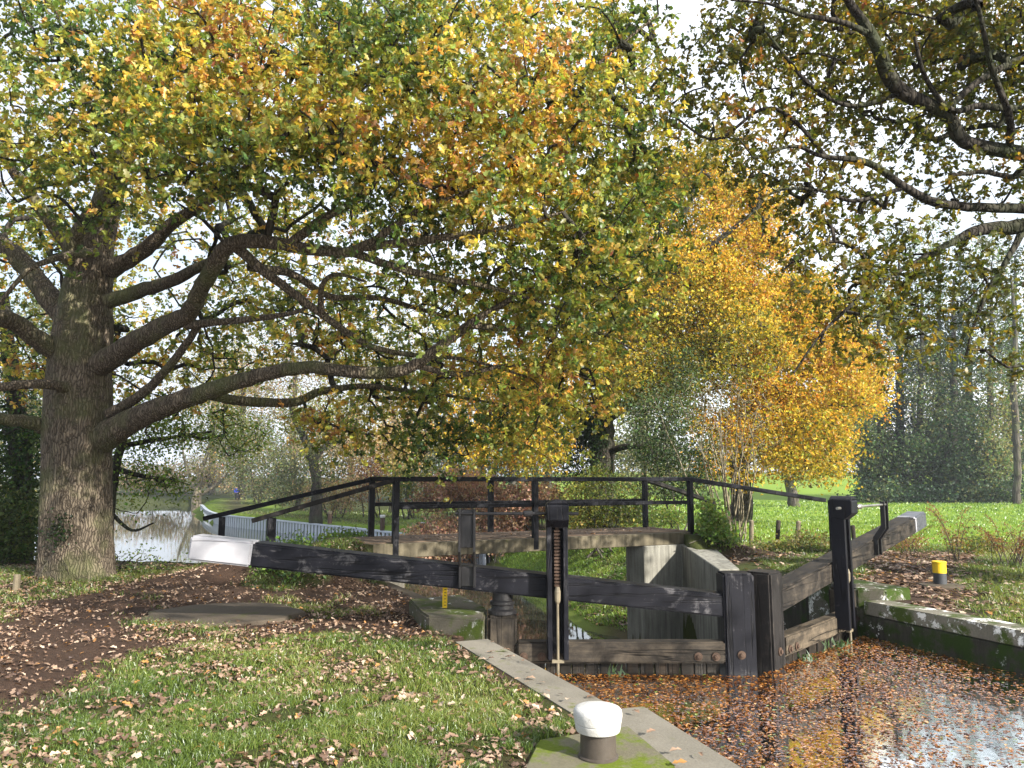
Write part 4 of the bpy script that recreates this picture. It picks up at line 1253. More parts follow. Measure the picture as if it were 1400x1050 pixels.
C = lobe_points(lobes)
br, cnt = grow(skel, C)
tb = Tubes(); add_branches(tb, br, cnt, 0.004, 0.0052, 0.52)
V, F = tb.get(); link("twigs", V, F, M['bark_dark'], OT, smooth=True)
mid = np.vstack([np.vstack([p[1:-1] for p, ids in br if cnt[ids[-1]] <= 1])])
crown("crown", OT, C, 0.078, OAK, PAL_OAK, M['leaf'], per=72, spread=0.28, seed=1.0, bright=0.4, droop=0.2, pscale=1.1, pspread=0.75, rosette=8)

# ---- the oak overhanging from the right
RT = thing("oak_tree", "dark overhanging oak boughs reaching in from the upper right", "tree", (10.4, 9.4, 0))
tb = Tubes()
tp = catmull(np.array([(10.4, 9.4, -0.2, 0.75), (10.35, 9.4, 0.5, 0.6), (10.3, 9.4, 2, 0.52), (10.2, 9.3, 4, 0.5), (10.2, 9.2, 5.5, 0.4), (10.4, 9.1, 8, 0.28), (10.6, 9, 11, 0.12)]), 7)
tb.add(tp[:, :3], tp[:, 3], 28, 0.015)
V, F = tb.get(); link("trunk", V, F, M['bark'], RT, smooth=True)
RL = [
 [(1800, 220, 9.4, 24), (1620, 230, 9.2, 20), (1480, 217, 9, 17), (1370, 206, 8.8, 13), (1315, 190, 8.6, 12), (1293, 155, 8.5, 11.5), (1240, 130, 8.3, 13), (1215, 105, 8.2, 12.5), (1200, 65, 8, 11), (1180, 30, 7.9, 9), (1160, 0, 7.8, 7), (1130, -60, 7.6, 5), (1080, -130, 7.4, 3)],
 [(1810, 330, 9.5, 26), (1620, 300, 9.2, 21), (1480, 298, 9, 17), (1400, 310, 8.9, 14), (1340, 314, 8.8, 10), (1300, 332, 8.7, 6), (1240, 365, 8.5, 4), (1190, 395, 8.4, 3.5), (1150, 430, 8.3, 3), (1120, 460, 8.2, 2), (1085, 510, 8.1, 1.2)],
 [(1480, 285, 9, 10), (1400, 285, 8.9, 9), (1335, 283, 8.7, 8), (1278, 277, 8.5, 8), (1238, 256, 8.4, 7), (1185, 222, 8.3, 6), (1125, 214, 8.2, 4), (1085, 200, 8.1, 3), (1030, 216, 8, 2)],
 [(1500, 150, 8.9, 9), (1400, 150, 8.8, 7), (1340, 145, 8.6, 6), (1300, 150, 8.4, 5), (1265, 105, 8.2, 4), (1250, 50, 8, 3)],
 [(1480, 60, 8.9, 9), (1400, 80, 8.8, 7), (1340, 110, 8.6, 6), (1300, 145, 8.5, 5)],
 [(1185, 45, 7.9, 6), (1150, 30, 7.8, 5), (1095, 20, 7.7, 4), (1050, 5, 7.6, 2.5), (1000, 0, 7.6, 1.5)],
 [(1240, 125, 8.3, 5), (1165, 145, 8.3, 4), (1110, 118, 8.3, 4), (1080, 85, 8.2, 3), (1045, 40, 8.1, 2)],
 [(1130, 215, 8.2, 4), (1080, 160, 8.3, 3.5), (1040, 150, 8.4, 3), (980, 190, 8.6, 2.5), (930, 165, 8.8, 2), (890, 120, 8.9, 1.5)],
 [(1238, 256, 8.4, 4), (1170, 275, 8.4, 3.5), (1120, 260, 8.4, 3), (1060, 262, 8.4, 2), (1020, 300, 8.4, 1.5)],
 [(1190, 395, 8.4, 4), (1180, 350, 8.4, 3.5), (1140, 330, 8.4, 3), (1100, 345, 8.4, 2), (1070, 370, 8.4, 1.5)],
 [(1400, 312, 8.9, 7), (1380, 350, 8.8, 5), (1350, 400, 8.7, 4), (1330, 450, 8.6, 2), (1320, 490, 8.6, 1.5)],
 [(1420, 200, 8.9, 7), (1390, 240, 8.6, 5), (1345, 235, 8.4, 4), (1300, 240, 8.2, 3)],
 [(1380, 205, 8.8, 7), (1380, 160, 8.4, 6), (1355, 90, 8.1, 5), (1340, 20, 7.8, 4), (1320, -50, 7.6, 3)],
]
skel = [tp[::2, :3]]
for L in RL:
    o, f = limb_obj("limb", RT, L, M['bark_dark'], fat=0.8)
    skel.append(f[1:, :3])
skel = np.vstack(skel)
lobes = [
 (1100, 50, 110, 60, 8.3, 11.5, 56), (1240, 30, 110, 50, 8.4, 11.8, 90), (1360, 60, 80, 80, 8.8, 11.8, 100), (1200, 110, 90, 50, 8.6, 11, 30), (1130, 150, 90, 50, 8.3, 10.5, 32), (1230, 190, 60, 40, 8.5, 10.5, 18), (1360, 150, 60, 50, 8.8, 11, 28),
 (1030, 175, 60, 45, 8, 9.5, 16), (1080, 240, 70, 35, 8.2, 9.8, 17), (1160, 275, 80, 30, 8.4, 9.8, 18), (1010, 90, 60, 60, 8, 10, 16), (950, 110, 55, 60, 8.4, 10, 11), (1110, 318, 60, 30, 8.2, 9.5, 8), (1340, 255, 80, 28, 8.6, 10.2, 16), (1100, 372, 36, 30, 8, 9.2, 7), (1200, 345, 50, 26, 8.3, 9.4, 7),
 (1300, 385, 110, 36, 8.3, 9.8, 26), (1190, 420, 50, 32, 8, 9, 12), (1230, 460, 60, 30, 8, 9, 9), (1340, 440, 50, 40, 8.4, 9.5, 8), (1130, 450, 28, 28, 8, 8.6, 6), (1030, 30, 50, 40, 7.9, 9.5, 12), (1390, 490, 22, 40, 8.3, 9.2, 5),
 (1250, -130, 300, 110, 7, 11, 110), (1600, 120, 190, 220, 7.5, 12, 120),
]
C = np.vstack([lobe_points(lobes), ball_points([(9.5, 8, 9.5, 4.5, 5, 3, 170), (11, 5, 7.5, 3, 4, 3, 60), (13, 9, 7, 3.5, 5, 3.5, 110), (11, 13, 8, 4, 3, 3, 60), (8.2, 1.2, 6.6, 2.4, 1.7, 2.9, 110), (6.0, -0.2, 7.7, 1.9, 1.3, 1.7, 60), (7.3, -1.2, 10.8, 1.7, 1.4, 1.6, 44)])])  # last three clumps: unseen leaves added to shade gate, path and trunk
br, cnt = grow(skel, C)
tb = Tubes(); add_branches(tb, br, cnt, 0.0045, 0.006, 0.5)
V, F = tb.get(); link("twigs", V, F, M['bark_dark'], RT, smooth=True)
crown("crown", RT, C, 0.074, OAK, PAL_OLIVE, M['leaf'], per=63, spread=0.29, seed=4.0, droop=0.2, pscale=1.0, pspread=0.55, rosette=7)


# ---- generic trees further off
def tree(name, label, cat, base, pts, lobes, per, size, pal, leaf='leaf_far', bark='bark_far', tpl=DIAM, spread=0.5, group=None, limbs=(), twig=0.012, seed=2.0, balls=None, flat=0.3, sides=9, bright=0.3, pscale=0.2, ky=0.012, flatz=0.75):
    """pts: trunk as (px,py,Y,halfwidth px); lobes on sight lines"""
    T = thing(name, label, cat, base, group)
    a = np.array(pts, float)
    W = Q(a[:, 0], a[:, 1], a[:, 2])
    full = catmull(np.column_stack([W, a[:, 3] * a[:, 2] / FPX]), 5)
    full[1:, :2] += rng.standard_normal((len(full) - 1, 2)) * full[1:, 3:4] * 0.12
    tb = Tubes(); tb.add(full[:, :3], full[:, 3], sides, 0.03)
    sk = [full[len(full) // 4:, :3]]
    for L in limbs:
        b = np.array(L, float); w = Q(b[:, 0], b[:, 1], b[:, 2])
        f = catmull(np.column_stack([w, b[:, 3] * b[:, 2] / FPX]), 5)
        tb.add(f[:, :3], f[:, 3], 7, 0.03); sk.append(f[:, :3])
    C = []
    if lobes: C.append(lobe_points(lobes))
    if balls: C.append(ball_points(balls))
    C = np.vstack(C)
    br, cnt = grow(np.vstack(sk), C, 0.1, 0.03)
    add_branches(tb, br, cnt, twig, ky, 0.5, 4, 0.25)
    V, F = tb.get(); link("trunk", V, F, M[bark], T, smooth=True)
    if per: crown("crown", T, C, size, tpl, pal, M[leaf], per=per, spread=spread, seed=seed, flat=flat, bright=bright, pscale=pscale, flatz=flatz)
    return T


def gbase(px, py, Y):
    w = Q(px, py, Y)
    return (w[0], w[1], float(height(w[0], w[1])))


def ground_py(px, Y):
    """photo row where the ground at (px, Y) lies"""
    w = Q(px, 660, Y); z = float(height(w[0], w[1]))
    b = (z - EYE) / Y
    # invert: (SP + CP*v) / (CP - SP*v) = b
    v = (b * CP - SP) / (CP + SP * b)
    return 525 - FPX * v


# golden oak beyond the bridge
tree("oak_tree", "golden leaved oak with ivy dark trunk standing behind the footbridge", "tree", gbase(825, 700, 32),
     [(826, ground_py(826, 32) + 3, 32, 24), (825, 690, 32, 19), (823, 640, 32, 17), (822, 590, 32, 17), (828, 540, 32, 15), (838, 480, 32, 12), (850, 410, 32, 9), (865, 330, 32, 6), (880, 250, 32, 3)],
     [(800, 520, 110, 42, 27, 35, 76), (890, 480, 90, 60, 27, 36, 100), (700, 555, 70, 65, 27, 34, 60), (720, 605, 45, 35, 27, 33, 26), (930, 410, 100, 80, 27, 37, 120), (860, 400, 90, 80, 27, 35, 90), (940, 310, 100, 80, 29, 37, 84), (1005, 320, 60, 60, 29, 36, 46), (985, 225, 60, 40, 30, 36, 26), (1045, 300, 36, 50, 30, 36, 26), (1035, 365, 50, 45, 29, 36, 36), (985, 400, 70, 50, 28, 36, 60), (1010, 470, 70, 50, 28, 35, 60), (860, 300, 90, 80, 28, 36, 60), (920, 235, 80, 40, 30, 36, 26), (1000, 260, 50, 40, 30, 35, 16), (650, 590, 50, 40, 28, 33, 16)],
     120, 0.15, PAL_GOLD, tpl=DIAM, spread=0.4, bark='bark_dark', limbs=[[(824, 575, 32, 9), (870, 545, 31, 7), (930, 510, 31, 5), (990, 470, 31, 3)], [(822, 600, 32, 8), (770, 560, 31, 6), (710, 550, 30, 4), (660, 570, 29, 2)], [(830, 530, 32, 9), (790, 470, 31, 6), (740, 420, 30, 3)], [(845, 440, 31, 7), (910, 380, 30, 6), (980, 330, 29.5, 4), (1030, 290, 29.3, 2)], [(860, 380, 31, 6), (930, 300, 29.5, 4), (960, 230, 29.3, 2)], [(826, 620, 32, 6), (860, 610, 31, 4), (900, 615, 30, 2)]], seed=7.0)
tree("oak_tree", "bright orange gold oak with drooping right side over the meadow", "tree", gbase(1010, 690, 38),
     [(1010, ground_py(1010, 38) + 2, 38, 16), (1012, 640, 38, 13), (1020, 580, 38, 12), (1030, 520, 38, 10), (1045, 450, 38, 7), (1060, 410, 38, 3)],
     [(1095, 405, 50, 30, 33, 40, 34), (1060, 420, 60, 34, 33, 40, 50), (1020, 450, 80, 60, 33, 42, 90), (1100, 450, 80, 55, 33, 42, 90), (1090, 520, 90, 55, 32, 42, 110), (1160, 510, 45, 55, 33, 40, 50), (1060, 590, 70, 60, 32, 41, 70), (1110, 600, 60, 45, 32, 40, 55), (1130, 640, 25, 14, 33, 38, 10), (960, 530, 60, 60, 33, 40, 40), (1000, 620, 50, 40, 32, 38, 26), (1180, 545, 25, 30, 34, 38, 12)],
     120, 0.165, PAL_GOLD, spread=0.42, bark='bark_dark', limbs=[[(1022, 560, 38, 6), (1080, 520, 38, 5), (1150, 500, 37, 3)], [(1020, 600, 38, 5), (1070, 590, 37, 4), (1120, 600, 36, 2)], [(1030, 510, 38, 5), (990, 460, 38, 3)]], seed=9.0)

IVY = ([(0.012, 0.028, 0.008), (0.022, 0.05, 0.012), (0.045, 0.085, 0.02), (0.09, 0.13, 0.04)], [2, 3, 2, 0.7])
YGREEN = ([(0.06, 0.085, 0.02), (0.13, 0.15, 0.03), (0.26, 0.25, 0.05), (0.36, 0.32, 0.08)], [1, 2, 2, 1])
ALDER = ([(0.012, 0.03, 0.014), (0.024, 0.052, 0.024), (0.05, 0.088, 0.04), (0.11, 0.14, 0.055)], [2, 3, 2, 0.8])
ALDER3 = ([(0.035, 0.065, 0.025), (0.075, 0.12, 0.045), (0.13, 0.18, 0.07), (0.22, 0.22, 0.08)], [1.2, 3, 2.4, 1.2])
ALDER2 = ([(0.025, 0.055, 0.022), (0.05, 0.095, 0.038), (0.09, 0.14, 0.055), (0.17, 0.19, 0.07)], [1.5, 3, 2.2, 1])
TAN = ([(0.14, 0.12, 0.06), (0.26, 0.22, 0.12), (0.36, 0.29, 0.16), (0.3, 0.2, 0.1)], [1, 2, 1.6, 0.8])
GREYG = ([(0.06, 0.08, 0.04), (0.11, 0.13, 0.06), (0.18, 0.19, 0.08), (0.24, 0.22, 0.1)], [1.5, 2.5, 2, 1])
BROWN = ([(0.1, 0.045, 0.025), (0.19, 0.09, 0.05), (0.3, 0.16, 0.09), (0.4, 0.24, 0.14)], [1.5, 2.5, 2, 1])


def shrub(name, label, cat, px, py0, Y, lobes, per, size, pal, stems=5, bark='bark_far', leaf='leaf_far', tpl=DIAM, spread=0.3, group=None, seed=3.0, twig=0.008, flat=0.2, flatz=0.8, bright=0.35, stem_r=0.045):
    b = gbase(px, py0, Y)
    T = thing(name, label, cat, b, group)
    C = lobe_points(lobes)
    gz = height(C[:, 0], C[:, 1])
    C[:, 2] = np.maximum(C[:, 2], gz + 0.12)
    sk = []
    tb = Tubes()
    for i in range(stems):
        tgt = C[rng.integers(len(C))]
        p0 = np.array([b[0] + rng.normal() * 0.25, b[1] + rng.normal() * 0.25, b[2] - 0.05])
        t = np.linspace(0, 0.75, 7)[:, None]
        p = p0 * (1 - t) + tgt * t + rng.standard_normal((7, 3)) * 0.04 * t
        r = np.linspace(stem_r, stem_r / 3, 7) * (Y / 30) ** 0.5
        tb.add(p, r, 6, 0.05); sk.append(p)
    br, cnt = grow(np.vstack(sk), C, 0.1, 0.02)
    add_branches(tb, br, cnt, twig * 0.6, twig * 0.5, 0.5, 4, 0.06)
    V, F = tb.get(); link("stems", V, F, M[bark], T, smooth=True)
    if per: crown("foliage", T, C, size, tpl, pal, M[leaf], per=per, spread=spread, seed=seed, flat=flat, pscale=0.5, flatz=flatz, bright=bright)
    return T


shrub("ivy_bush", "dark ivy mass climbing left of the golden oak trunk", "bush", 795, 700, 31, [(795, 620, 26, 55, 30.4, 31.8, 70), (800, 580, 18, 25, 30.5, 31.6, 20)], 60, 0.12, IVY, bark='bark_dark', spread=0.26)
shrub("ivy_bush", "grey green ivy bush between golden oak trunk and bare shrub", "bush", 915, 700, 27, [(910, 590, 45, 55, 26, 28.5, 80), (930, 640, 50, 50, 26, 28, 60), (890, 560, 40, 35, 26, 28, 34), (935, 520, 16, 40, 26.5, 27.8, 26)], 44, 0.11, ([(0.022, 0.042, 0.014), (0.05, 0.082, 0.028), (0.1, 0.14, 0.052), (0.19, 0.22, 0.11)], [2, 3, 2, 1]), spread=0.3)
shrub("laurel_bush", "yellow green leafy bush at the foot of the golden oak", "bush", 830, 715, 24, [(830, 690, 60, 34, 23, 25.5, 70), (790, 690, 30, 30, 23, 25, 26), (880, 700, 30, 22, 23, 25, 20), (810, 655, 40, 14, 23.2, 24.8, 16)], 46, 0.1, YGREEN, spread=0.22)
# bare pale shrub: many stems, hardly any leaves
bs = thing("bare_shrub", "pale bare twiggy shrub in front of the golden trees", "shrub", gbase(1000, 700, 23))
tb = Tubes(); sk = []
b0 = np.array(bs.location)
for i in range(20):
    tgt = Q(985 + rng.normal() * 34, 520 + abs(rng.normal()) * 40, 23 + rng.normal() * 0.8)
    t = np.linspace(0, 1, 9)[:, None]
    p0 = b0 + np.array([rng.normal() * 0.2, rng.normal() * 0.2, -0.05])
    p = p0 * (1 - t) + tgt * t + np.array([rng.normal() * 0.25, 0, 0]) * np.sin(t * math.pi) + rng.standard_normal((9, 3)) * 0.03
    tb.add(p, np.linspace(0.03, 0.007, 9), 5); sk.append(p)
sk = np.vstack(sk)
C = lobe_points([(1000, 580, 55, 70, 21.8, 24.2, 260), (1040, 600, 40, 60, 22, 24, 90), (960, 560, 30, 60, 22, 24, 50)])
br, cnt = grow(sk, C, 0.12, 0.03); add_branches(tb, br, cnt, 0.0045, 0.003, 0.5, 4, 0.03)
V, F = tb.get(); link("stems", V, F, M['bark_pale'], bs, smooth=True)
crown("foliage", bs, C[::8], 0.06, DIAM, YGREEN, M['leaf_far'], per=8, spread=0.15, bright=0.3)

# alders and ivy clad trunks beyond the meadow
al = [
 (1188, 77, 690, 330, 5, "dark alder with dense skirt nearest the golden oak"), (1207, 74, 690, 400, 5, "leaning dark alder, second along the row beyond the meadow"),
 (1232, 76, 690, 330, 6, "tall alder with thin hazy top above the lock paddle bracket"), (1256, 73, 690, 370, 5, "twin stemmed dark alder above the white beam end"),
 (1281, 76, 690, 320, 5, "slender alder rising just right of the white beam end"), (1303, 72, 690, 360, 6, "ivy wrapped alder behind the tallest bracken frond"),
 (1328, 75, 690, 400, 6, "thick trunked ivy alder right of the tall bracken"), (1352, 73, 690, 340, 5, "dark ivy alder with brushy foot near the right edge"), (1378, 76, 690, 330, 6, "ivy covered alder second from the right edge"),
]
for i, (px, Y, pb, ptop, hw, lab) in enumerate(al):
    gp_ = ground_py(px, Y)
    lean = rng.normal() * 6
    pts = [(px, gp_ + 2, Y, hw + 2), (px + lean * 0.3, 620, Y, hw), (px + lean * 0.7, 540, Y, hw * 0.8), (px + lean, 460, Y, hw * 0.55), (px + lean * 1.2, ptop + 20, Y, hw * 0.25)]
    o1, o2, o3 = rng.normal(size=3) * 10
    lobes = [(px + o1 * 0.6, 642 - abs(o2), 22, 26, Y - 3, Y + 3, 44), (px + lean * 0.6 + o2, 585, 26, 40, Y - 3, Y + 3, 44), (px + lean + o3, 510, 26, 45, Y - 3, Y + 3, 34), (px + lean + o1, 435, 26, 45, Y - 2.5, Y + 2.5, 22), (px + lean, max(ptop, 340), 22, 40, Y - 2, Y + 2, 12), (px, 672, 12, 12, Y - 1, Y + 1, 10)]
    tree("alder_tree", lab, "tree", gbase(px, gp_, Y), pts, lobes, 44, 0.3, (ALDER2, ALDER3, ALDER)[i % 3], spread=0.62, seed=10 + i, bark='bark_dark', twig=0.02, group="dark alders in a row beyond the meadow", flatz=0.8)
tree("birch_tree", "thin pale trunk with sparse flat twigs at the right edge of the meadow", "tree", gbase(1391, 690, 66), [(1391, ground_py(1391, 66) + 1, 66, 5), (1390, 600, 66, 4.5), (1386, 520, 66, 4), (1388, 450, 66, 3), (1382, 380, 66, 1.5)], [(1385, 470, 40, 50, 64, 68, 26), (1385, 560, 30, 60, 64, 68, 14), (1380, 390, 25, 30, 64, 68, 8)], 14, 0.26, GREYG, spread=0.7, seed=31)
shrub("hawthorn_bush", "olive green thicket across the meadow behind the golden oak trunk", "bush", 880, 690, 66, [(875, 630, 60, 36, 63, 70, 110), (930, 650, 50, 22, 63, 69, 60), (860, 590, 40, 30, 64, 69, 40)], 40, 0.26, GREYG, spread=0.6, seed=77)
shrub("holly_bush", "low dark undergrowth bush at the foot of the first alders", "bush", 1215, 690, 70, [(1215, 676, 50, 12, 68, 72, 60)], 34, 0.3, ALDER, spread=0.7, bark='bark_dark')
shrub("holly_bush", "dark rounded bush beneath the ivy wrapped alders", "bush", 1290, 690, 70, [(1290, 676, 45, 13, 68, 72, 56)], 34, 0.3, ALDER, spread=0.6, bark='bark_dark')
shrub("holly_bush", "dark brushy undergrowth below the rightmost alders", "bush", 1365, 690, 70, [(1365, 676, 40, 12, 68, 72, 50)], 34, 0.3, ALDER, spread=0.6, bark='bark_dark')
tree("willow_tree", "grey trunked leaning tree in the meadow under the golden oak", "tree", gbase(1085, 690, 60), [(1086, ground_py(1086, 60) + 1, 60, 8), (1080, 660, 60, 6.5), (1074, 630, 60, 6), (1066, 600, 60, 4), (1062, 560, 60, 2)], [(1072, 610, 24, 20, 58, 62, 22), (1100, 645, 22, 14, 58, 62, 22), (1050, 590, 20, 20, 58, 62, 12)], 30, 0.26, GREYG, spread=0.5, seed=33)

# woods behind: row along the left and centre
bgt = [
 (585, 85, 560, 5, GREYG, "tall grey green poplar behind the bracken bank, left of its pair"), (655, 88, 545, 6, GREYG, "tall grey green poplar above the footbridge centre"), (700, 84, 555, 6, ALDER, "dark blue green poplar between bridge and golden oak"), (618, 96, 560, 5, ALDER, "slim dark poplar in the middle of the hazy wood"), (748, 90, 560, 5, GREYG, "pale willow in haze just left of the ivy mass"), (540, 90, 560, 4, TAN, "tan bare topped tree left of the grey poplars"),
]
for i, (px, Y, ptop, hw, pal, lab) in enumerate(bgt):
    gp_ = ground_py(px, Y)
    tree("poplar_tree", lab, "tree", gbase(px, gp_, Y), [(px, gp_ + 1, Y, hw + 1), (px + 2, 630, Y, hw), (px, 590, Y, hw * 0.8), (px - 2, ptop, Y, hw * 0.4), (px, ptop - 60, Y, hw * 0.2)],
         [(px, 640, 28, 24, Y - 4, Y + 4, 34), (px, 600, 26, 34, Y - 4, Y + 4, 40), (px, 555, 24, 36, Y - 3, Y + 3, 24), (px, 510, 18, 36, Y - 3, Y + 3, 14)], 34, 0.34, pal, spread=0.8, seed=40 + i, group="hazy trees behind the bracken bank")
bs_ = [
 ("hawthorn_bush", "tan brown thicket left of the footbridge posts", 470, 58, [(470, 625, 45, 45, 55, 62, 90), (440, 600, 40, 35, 56, 62, 40)], TAN, 0.2),
 ("hawthorn_bush", "golden tan thicket behind the left bridge posts", 535, 60, [(530, 630, 45, 40, 57, 63, 90), (550, 590, 40, 40, 58, 64, 50)], ([(0.2, 0.17, 0.06), (0.34, 0.26, 0.1), (0.42, 0.32, 0.13), (0.36, 0.2, 0.1)], [1, 2, 2, 1]), 0.2),
 ("hawthorn_bush", "pale yellow green bush beside the left end of the bracken", 560, 50, [(560, 660, 40, 20, 48, 52, 60)], YGREEN, 0.17),
 ("willow_bush", "large grey green willow bush by the far towpath walker", 352, 82, [(350, 630, 42, 48, 78, 86, 110), (330, 600, 40, 40, 78, 86, 60), (380, 650, 30, 36, 78, 84, 60), (300, 590, 30, 30, 80, 86, 26)], GREYG, 0.24),
 ("willow_bush", "drooping olive willow bush left of the leaning trunk", 405, 66, [(400, 620, 30, 50, 63, 69, 80), (395, 670, 24, 20, 63, 67, 36)], GREYG, 0.2),
 ("dogwood_bush", "dark red stemmed bush just left of the bridge end post", 508, 52, [(506, 655, 16, 28, 50, 54, 44)], BROWN, 0.14),
 ("hawthorn_bush", "low brown thicket along the towpath behind the leaning trunk", 455, 52, [(455, 672, 40, 22, 50, 54, 70)], TAN, 0.16),
]
for i, (nm, lab, px, Y, lobes, pal, sz) in enumerate(bs_):
    shrub(nm, lab, "bush", px, 690, Y, lobes, 40, sz, pal, spread=0.45 * Y / 55, seed=60 + i, twig=0.016, stems=7)
tree("elm_tree", "dark leaning trunk with yellow green leaves on the far towpath", "tree", gbase(432, 690, 48), [(432, ground_py(432, 48) + 3, 48, 10), (434, 670, 48, 7), (430, 640, 48, 6.5), (420, 605, 48, 5.5), (405, 575, 48, 5), (395, 545, 48, 3)], [(440, 600, 30, 40, 46, 50, 34), (470, 570, 40, 35, 46, 50, 34), (420, 560, 40, 30, 46, 50, 26), (450, 640, 20, 20, 47, 49, 14)], 40, 0.16, YGREEN, spread=0.5, seed=70, bark='bark_dark', limbs=[[(428, 630, 48, 4), (460, 590, 48, 3), (480, 560, 48, 1.5)]])
tree("willow_tree", "pale leaning willow on the far bend reflected in the river", "tree", gbase(268, 690, 104), [(268, ground_py(268, 104) + 1, 104, 8), (272, 660, 104, 4), (280, 630, 104, 3), (290, 600, 104, 2)], [(285, 620, 28, 34, 100, 108, 40), (300, 590, 26, 24, 100, 108, 20), (262, 640, 18, 20, 100, 108, 14)], 22, 0.26, ([(0.2, 0.18, 0.1), (0.3, 0.26, 0.14), (0.24, 0.24, 0.12), (0.4, 0.33, 0.18)], [1, 2, 2, 1]), spread=0.8, seed=72, bark='bark_pale', limbs=[[(268, 680, 104, 3), (300, 660, 104, 2), (316, 640, 104, 1)], [(268, 672, 104, 3), (255, 640, 104, 2), (250, 615, 104, 1)]])
# far tan reeds and woods behind the bend
for i, (px, lab) in enumerate(((150, "distant tan reedy thicket behind the trunk of the big oak"), (205, "distant buff thicket across the river right of the big oak"), (250, "distant straw coloured thicket at the river bend"), (310, "distant tan thicket behind the walker"))):
    shrub("reed_thicket", lab, "thicket", px, 680, 125, [(px, 652, 42, 16, 118, 132, 70)], 30, 0.36, TAN, spread=0.9, seed=80 + i, twig=0.02)
WARM = ([(0.1, 0.11, 0.03), (0.2, 0.2, 0.05), (0.32, 0.27, 0.07), (0.36, 0.23, 0.08)], [1.2, 2.4, 2, 1])
for i, (px, Y, top, pal, lab) in enumerate(((60, 60, 430, GREYG, "tall thin tree seen through the big oak's left boughs"), (330, 100, 480, WARM, "hazy rounded tree above the walker"), (400, 95, 450, TAN, "sparse tan tree above the willow bush"), (480, 92, 450, WARM, "thin grey green tree above the tan thickets"), (-60, 50, 420, GREYG, "tall tree past the left edge behind the oak boughs"), (290, 120, 500, WARM, "far yellow green tree over the river bend"), (560, 105, 440, WARM, "warm olive tree behind the poplar pair"))):
    gp_ = ground_py(px, Y)
    tree("ash_tree", lab, "tree", gbase(px, gp_, Y), [(px, gp_ + 1, Y, 5), (px, 600, Y, 4), (px + 3, 520, Y, 3), (px - 3, top, Y, 1)], [(px, 600, 45, 50, Y - 5, Y + 5, 80), (px, 530, 50, 50, Y - 5, Y + 5, 80), (px, top + 20, 50, 50, Y - 4, Y + 4, 70)], 34, 0.3, pal, spread=1.0, seed=90 + i, group="thin trees far behind the big oak")
# far woods beyond the second meadow
for i, (px, lab) in enumerate(((1000, "distant tree mass behind the bare shrub"), (1120, "distant hedge tree behind the second meadow"), (1180, "distant hedge tree behind the first alders"), (1250, "far wood tree seen between alder stems"), (1320, "far yellow green tree between ivy alders"), (1400, "far pale tree at the right edge behind the alders"), (880, "distant tree mass hidden behind golden oak"))):
    Y = 150
    gp_ = ground_py(px, Y)
    tree("ash_tree", lab, "tree", gbase(px, gp_, Y), [(px, gp_, Y, 4), (px, 600, Y, 3), (px, 540, Y, 1.5)], [(px, 620, 50, 26, Y - 8, Y + 8, 60), (px, 580, 45, 36, Y - 8, Y + 8, 46), (px, 530, 30, 30, Y - 6, Y + 6, 16)], 26, 0.55, (GREYG, YGREEN, TAN)[i % 3], spread=1.6, seed=110 + i, group="trees far beyond the meadow")

# ---- left edge growth
tree("ivy_tree", "ivy clad trunk in shade at the left edge behind the big oak", "tree", gbase(32, 760, 17), [(30, ground_py(30, 17) + 4, 17, 16), (32, 700, 17, 13), (28, 640, 17, 12), (24, 580, 17, 11), (15, 500, 17, 9), (5, 400, 17, 6)], [(30, 650, 16, 70, 16.6, 17.4, 60), (10, 600, 40, 50, 16, 18, 30), (40, 560, 30, 40, 16, 18, 18), (-10, 480, 40, 60, 16, 18, 20)], 34, 0.1, IVY, spread=0.2, seed=120, bark='bark_dark')
shrub("hazel_shrub", "dark green undergrowth left of the big oak trunk", "shrub", 20, 790, 15, [(15, 740, 38, 50, 14, 16, 80), (0, 690, 40, 50, 14.5, 17, 50), (-60, 720, 60, 80, 14, 17, 70)], 40, 0.09, ([(0.02, 0.035, 0.01), (0.04, 0.065, 0.016), (0.08, 0.11, 0.03), (0.2, 0.17, 0.07)], [2, 3, 2, 0.5]), spread=0.22, seed=121, bark='bark_dark')
GREENL = ([(0.06, 0.1, 0.02), (0.12, 0.19, 0.035), (0.2, 0.27, 0.06), (0.3, 0.31, 0.1)], [1.2, 3, 2.4, 1])
tree("hazel_tree", "green leaved leaning hazel drooping over the river right of the big oak", "tree", gbase(150, 740, 15.5), [(146, ground_py(146, 15.5) + 2, 15.5, 9), (150, 690, 15.5, 7), (158, 640, 15.5, 6), (172, 590, 15.5, 5), (200, 560, 15.2, 3), (250, 550, 15, 2)],
     [(200, 590, 60, 34, 14.5, 17, 60), (260, 580, 60, 40, 15, 18, 60), (320, 590, 50, 40, 15.5, 18.5, 34), (195, 650, 45, 26, 15, 17, 36), (235, 662, 26, 14, 15, 16.5, 14), (178, 690, 24, 14, 15, 16.5, 5)], 30, 0.07, GREENL, leaf='leaf', spread=0.22, seed=122, twig=0.004, ky=0.004, bark='bark_dark',
     limbs=[[(158, 640, 15.5, 4), (190, 650, 15.6, 3), (230, 655, 15.7, 1.5)], [(165, 610, 15.5, 4), (220, 600, 15.8, 3), (290, 590, 16.2, 1.5)], [(150, 700, 15.5, 3), (180, 725, 15.3, 2), (210, 715, 15.3, 1)]])
shrub("bramble_patch", "thin bramble tangle on the bank edge right of the big oak foot", "bramble", 175, 775, 13.2, [(180, 762, 40, 14, 12.6, 13.2, 26), (225, 774, 30, 5, 12.6, 13, 10)], 7, 0.05, GREENL, leaf='leaf', spread=0.14, seed=123, stems=12, twig=0.006)


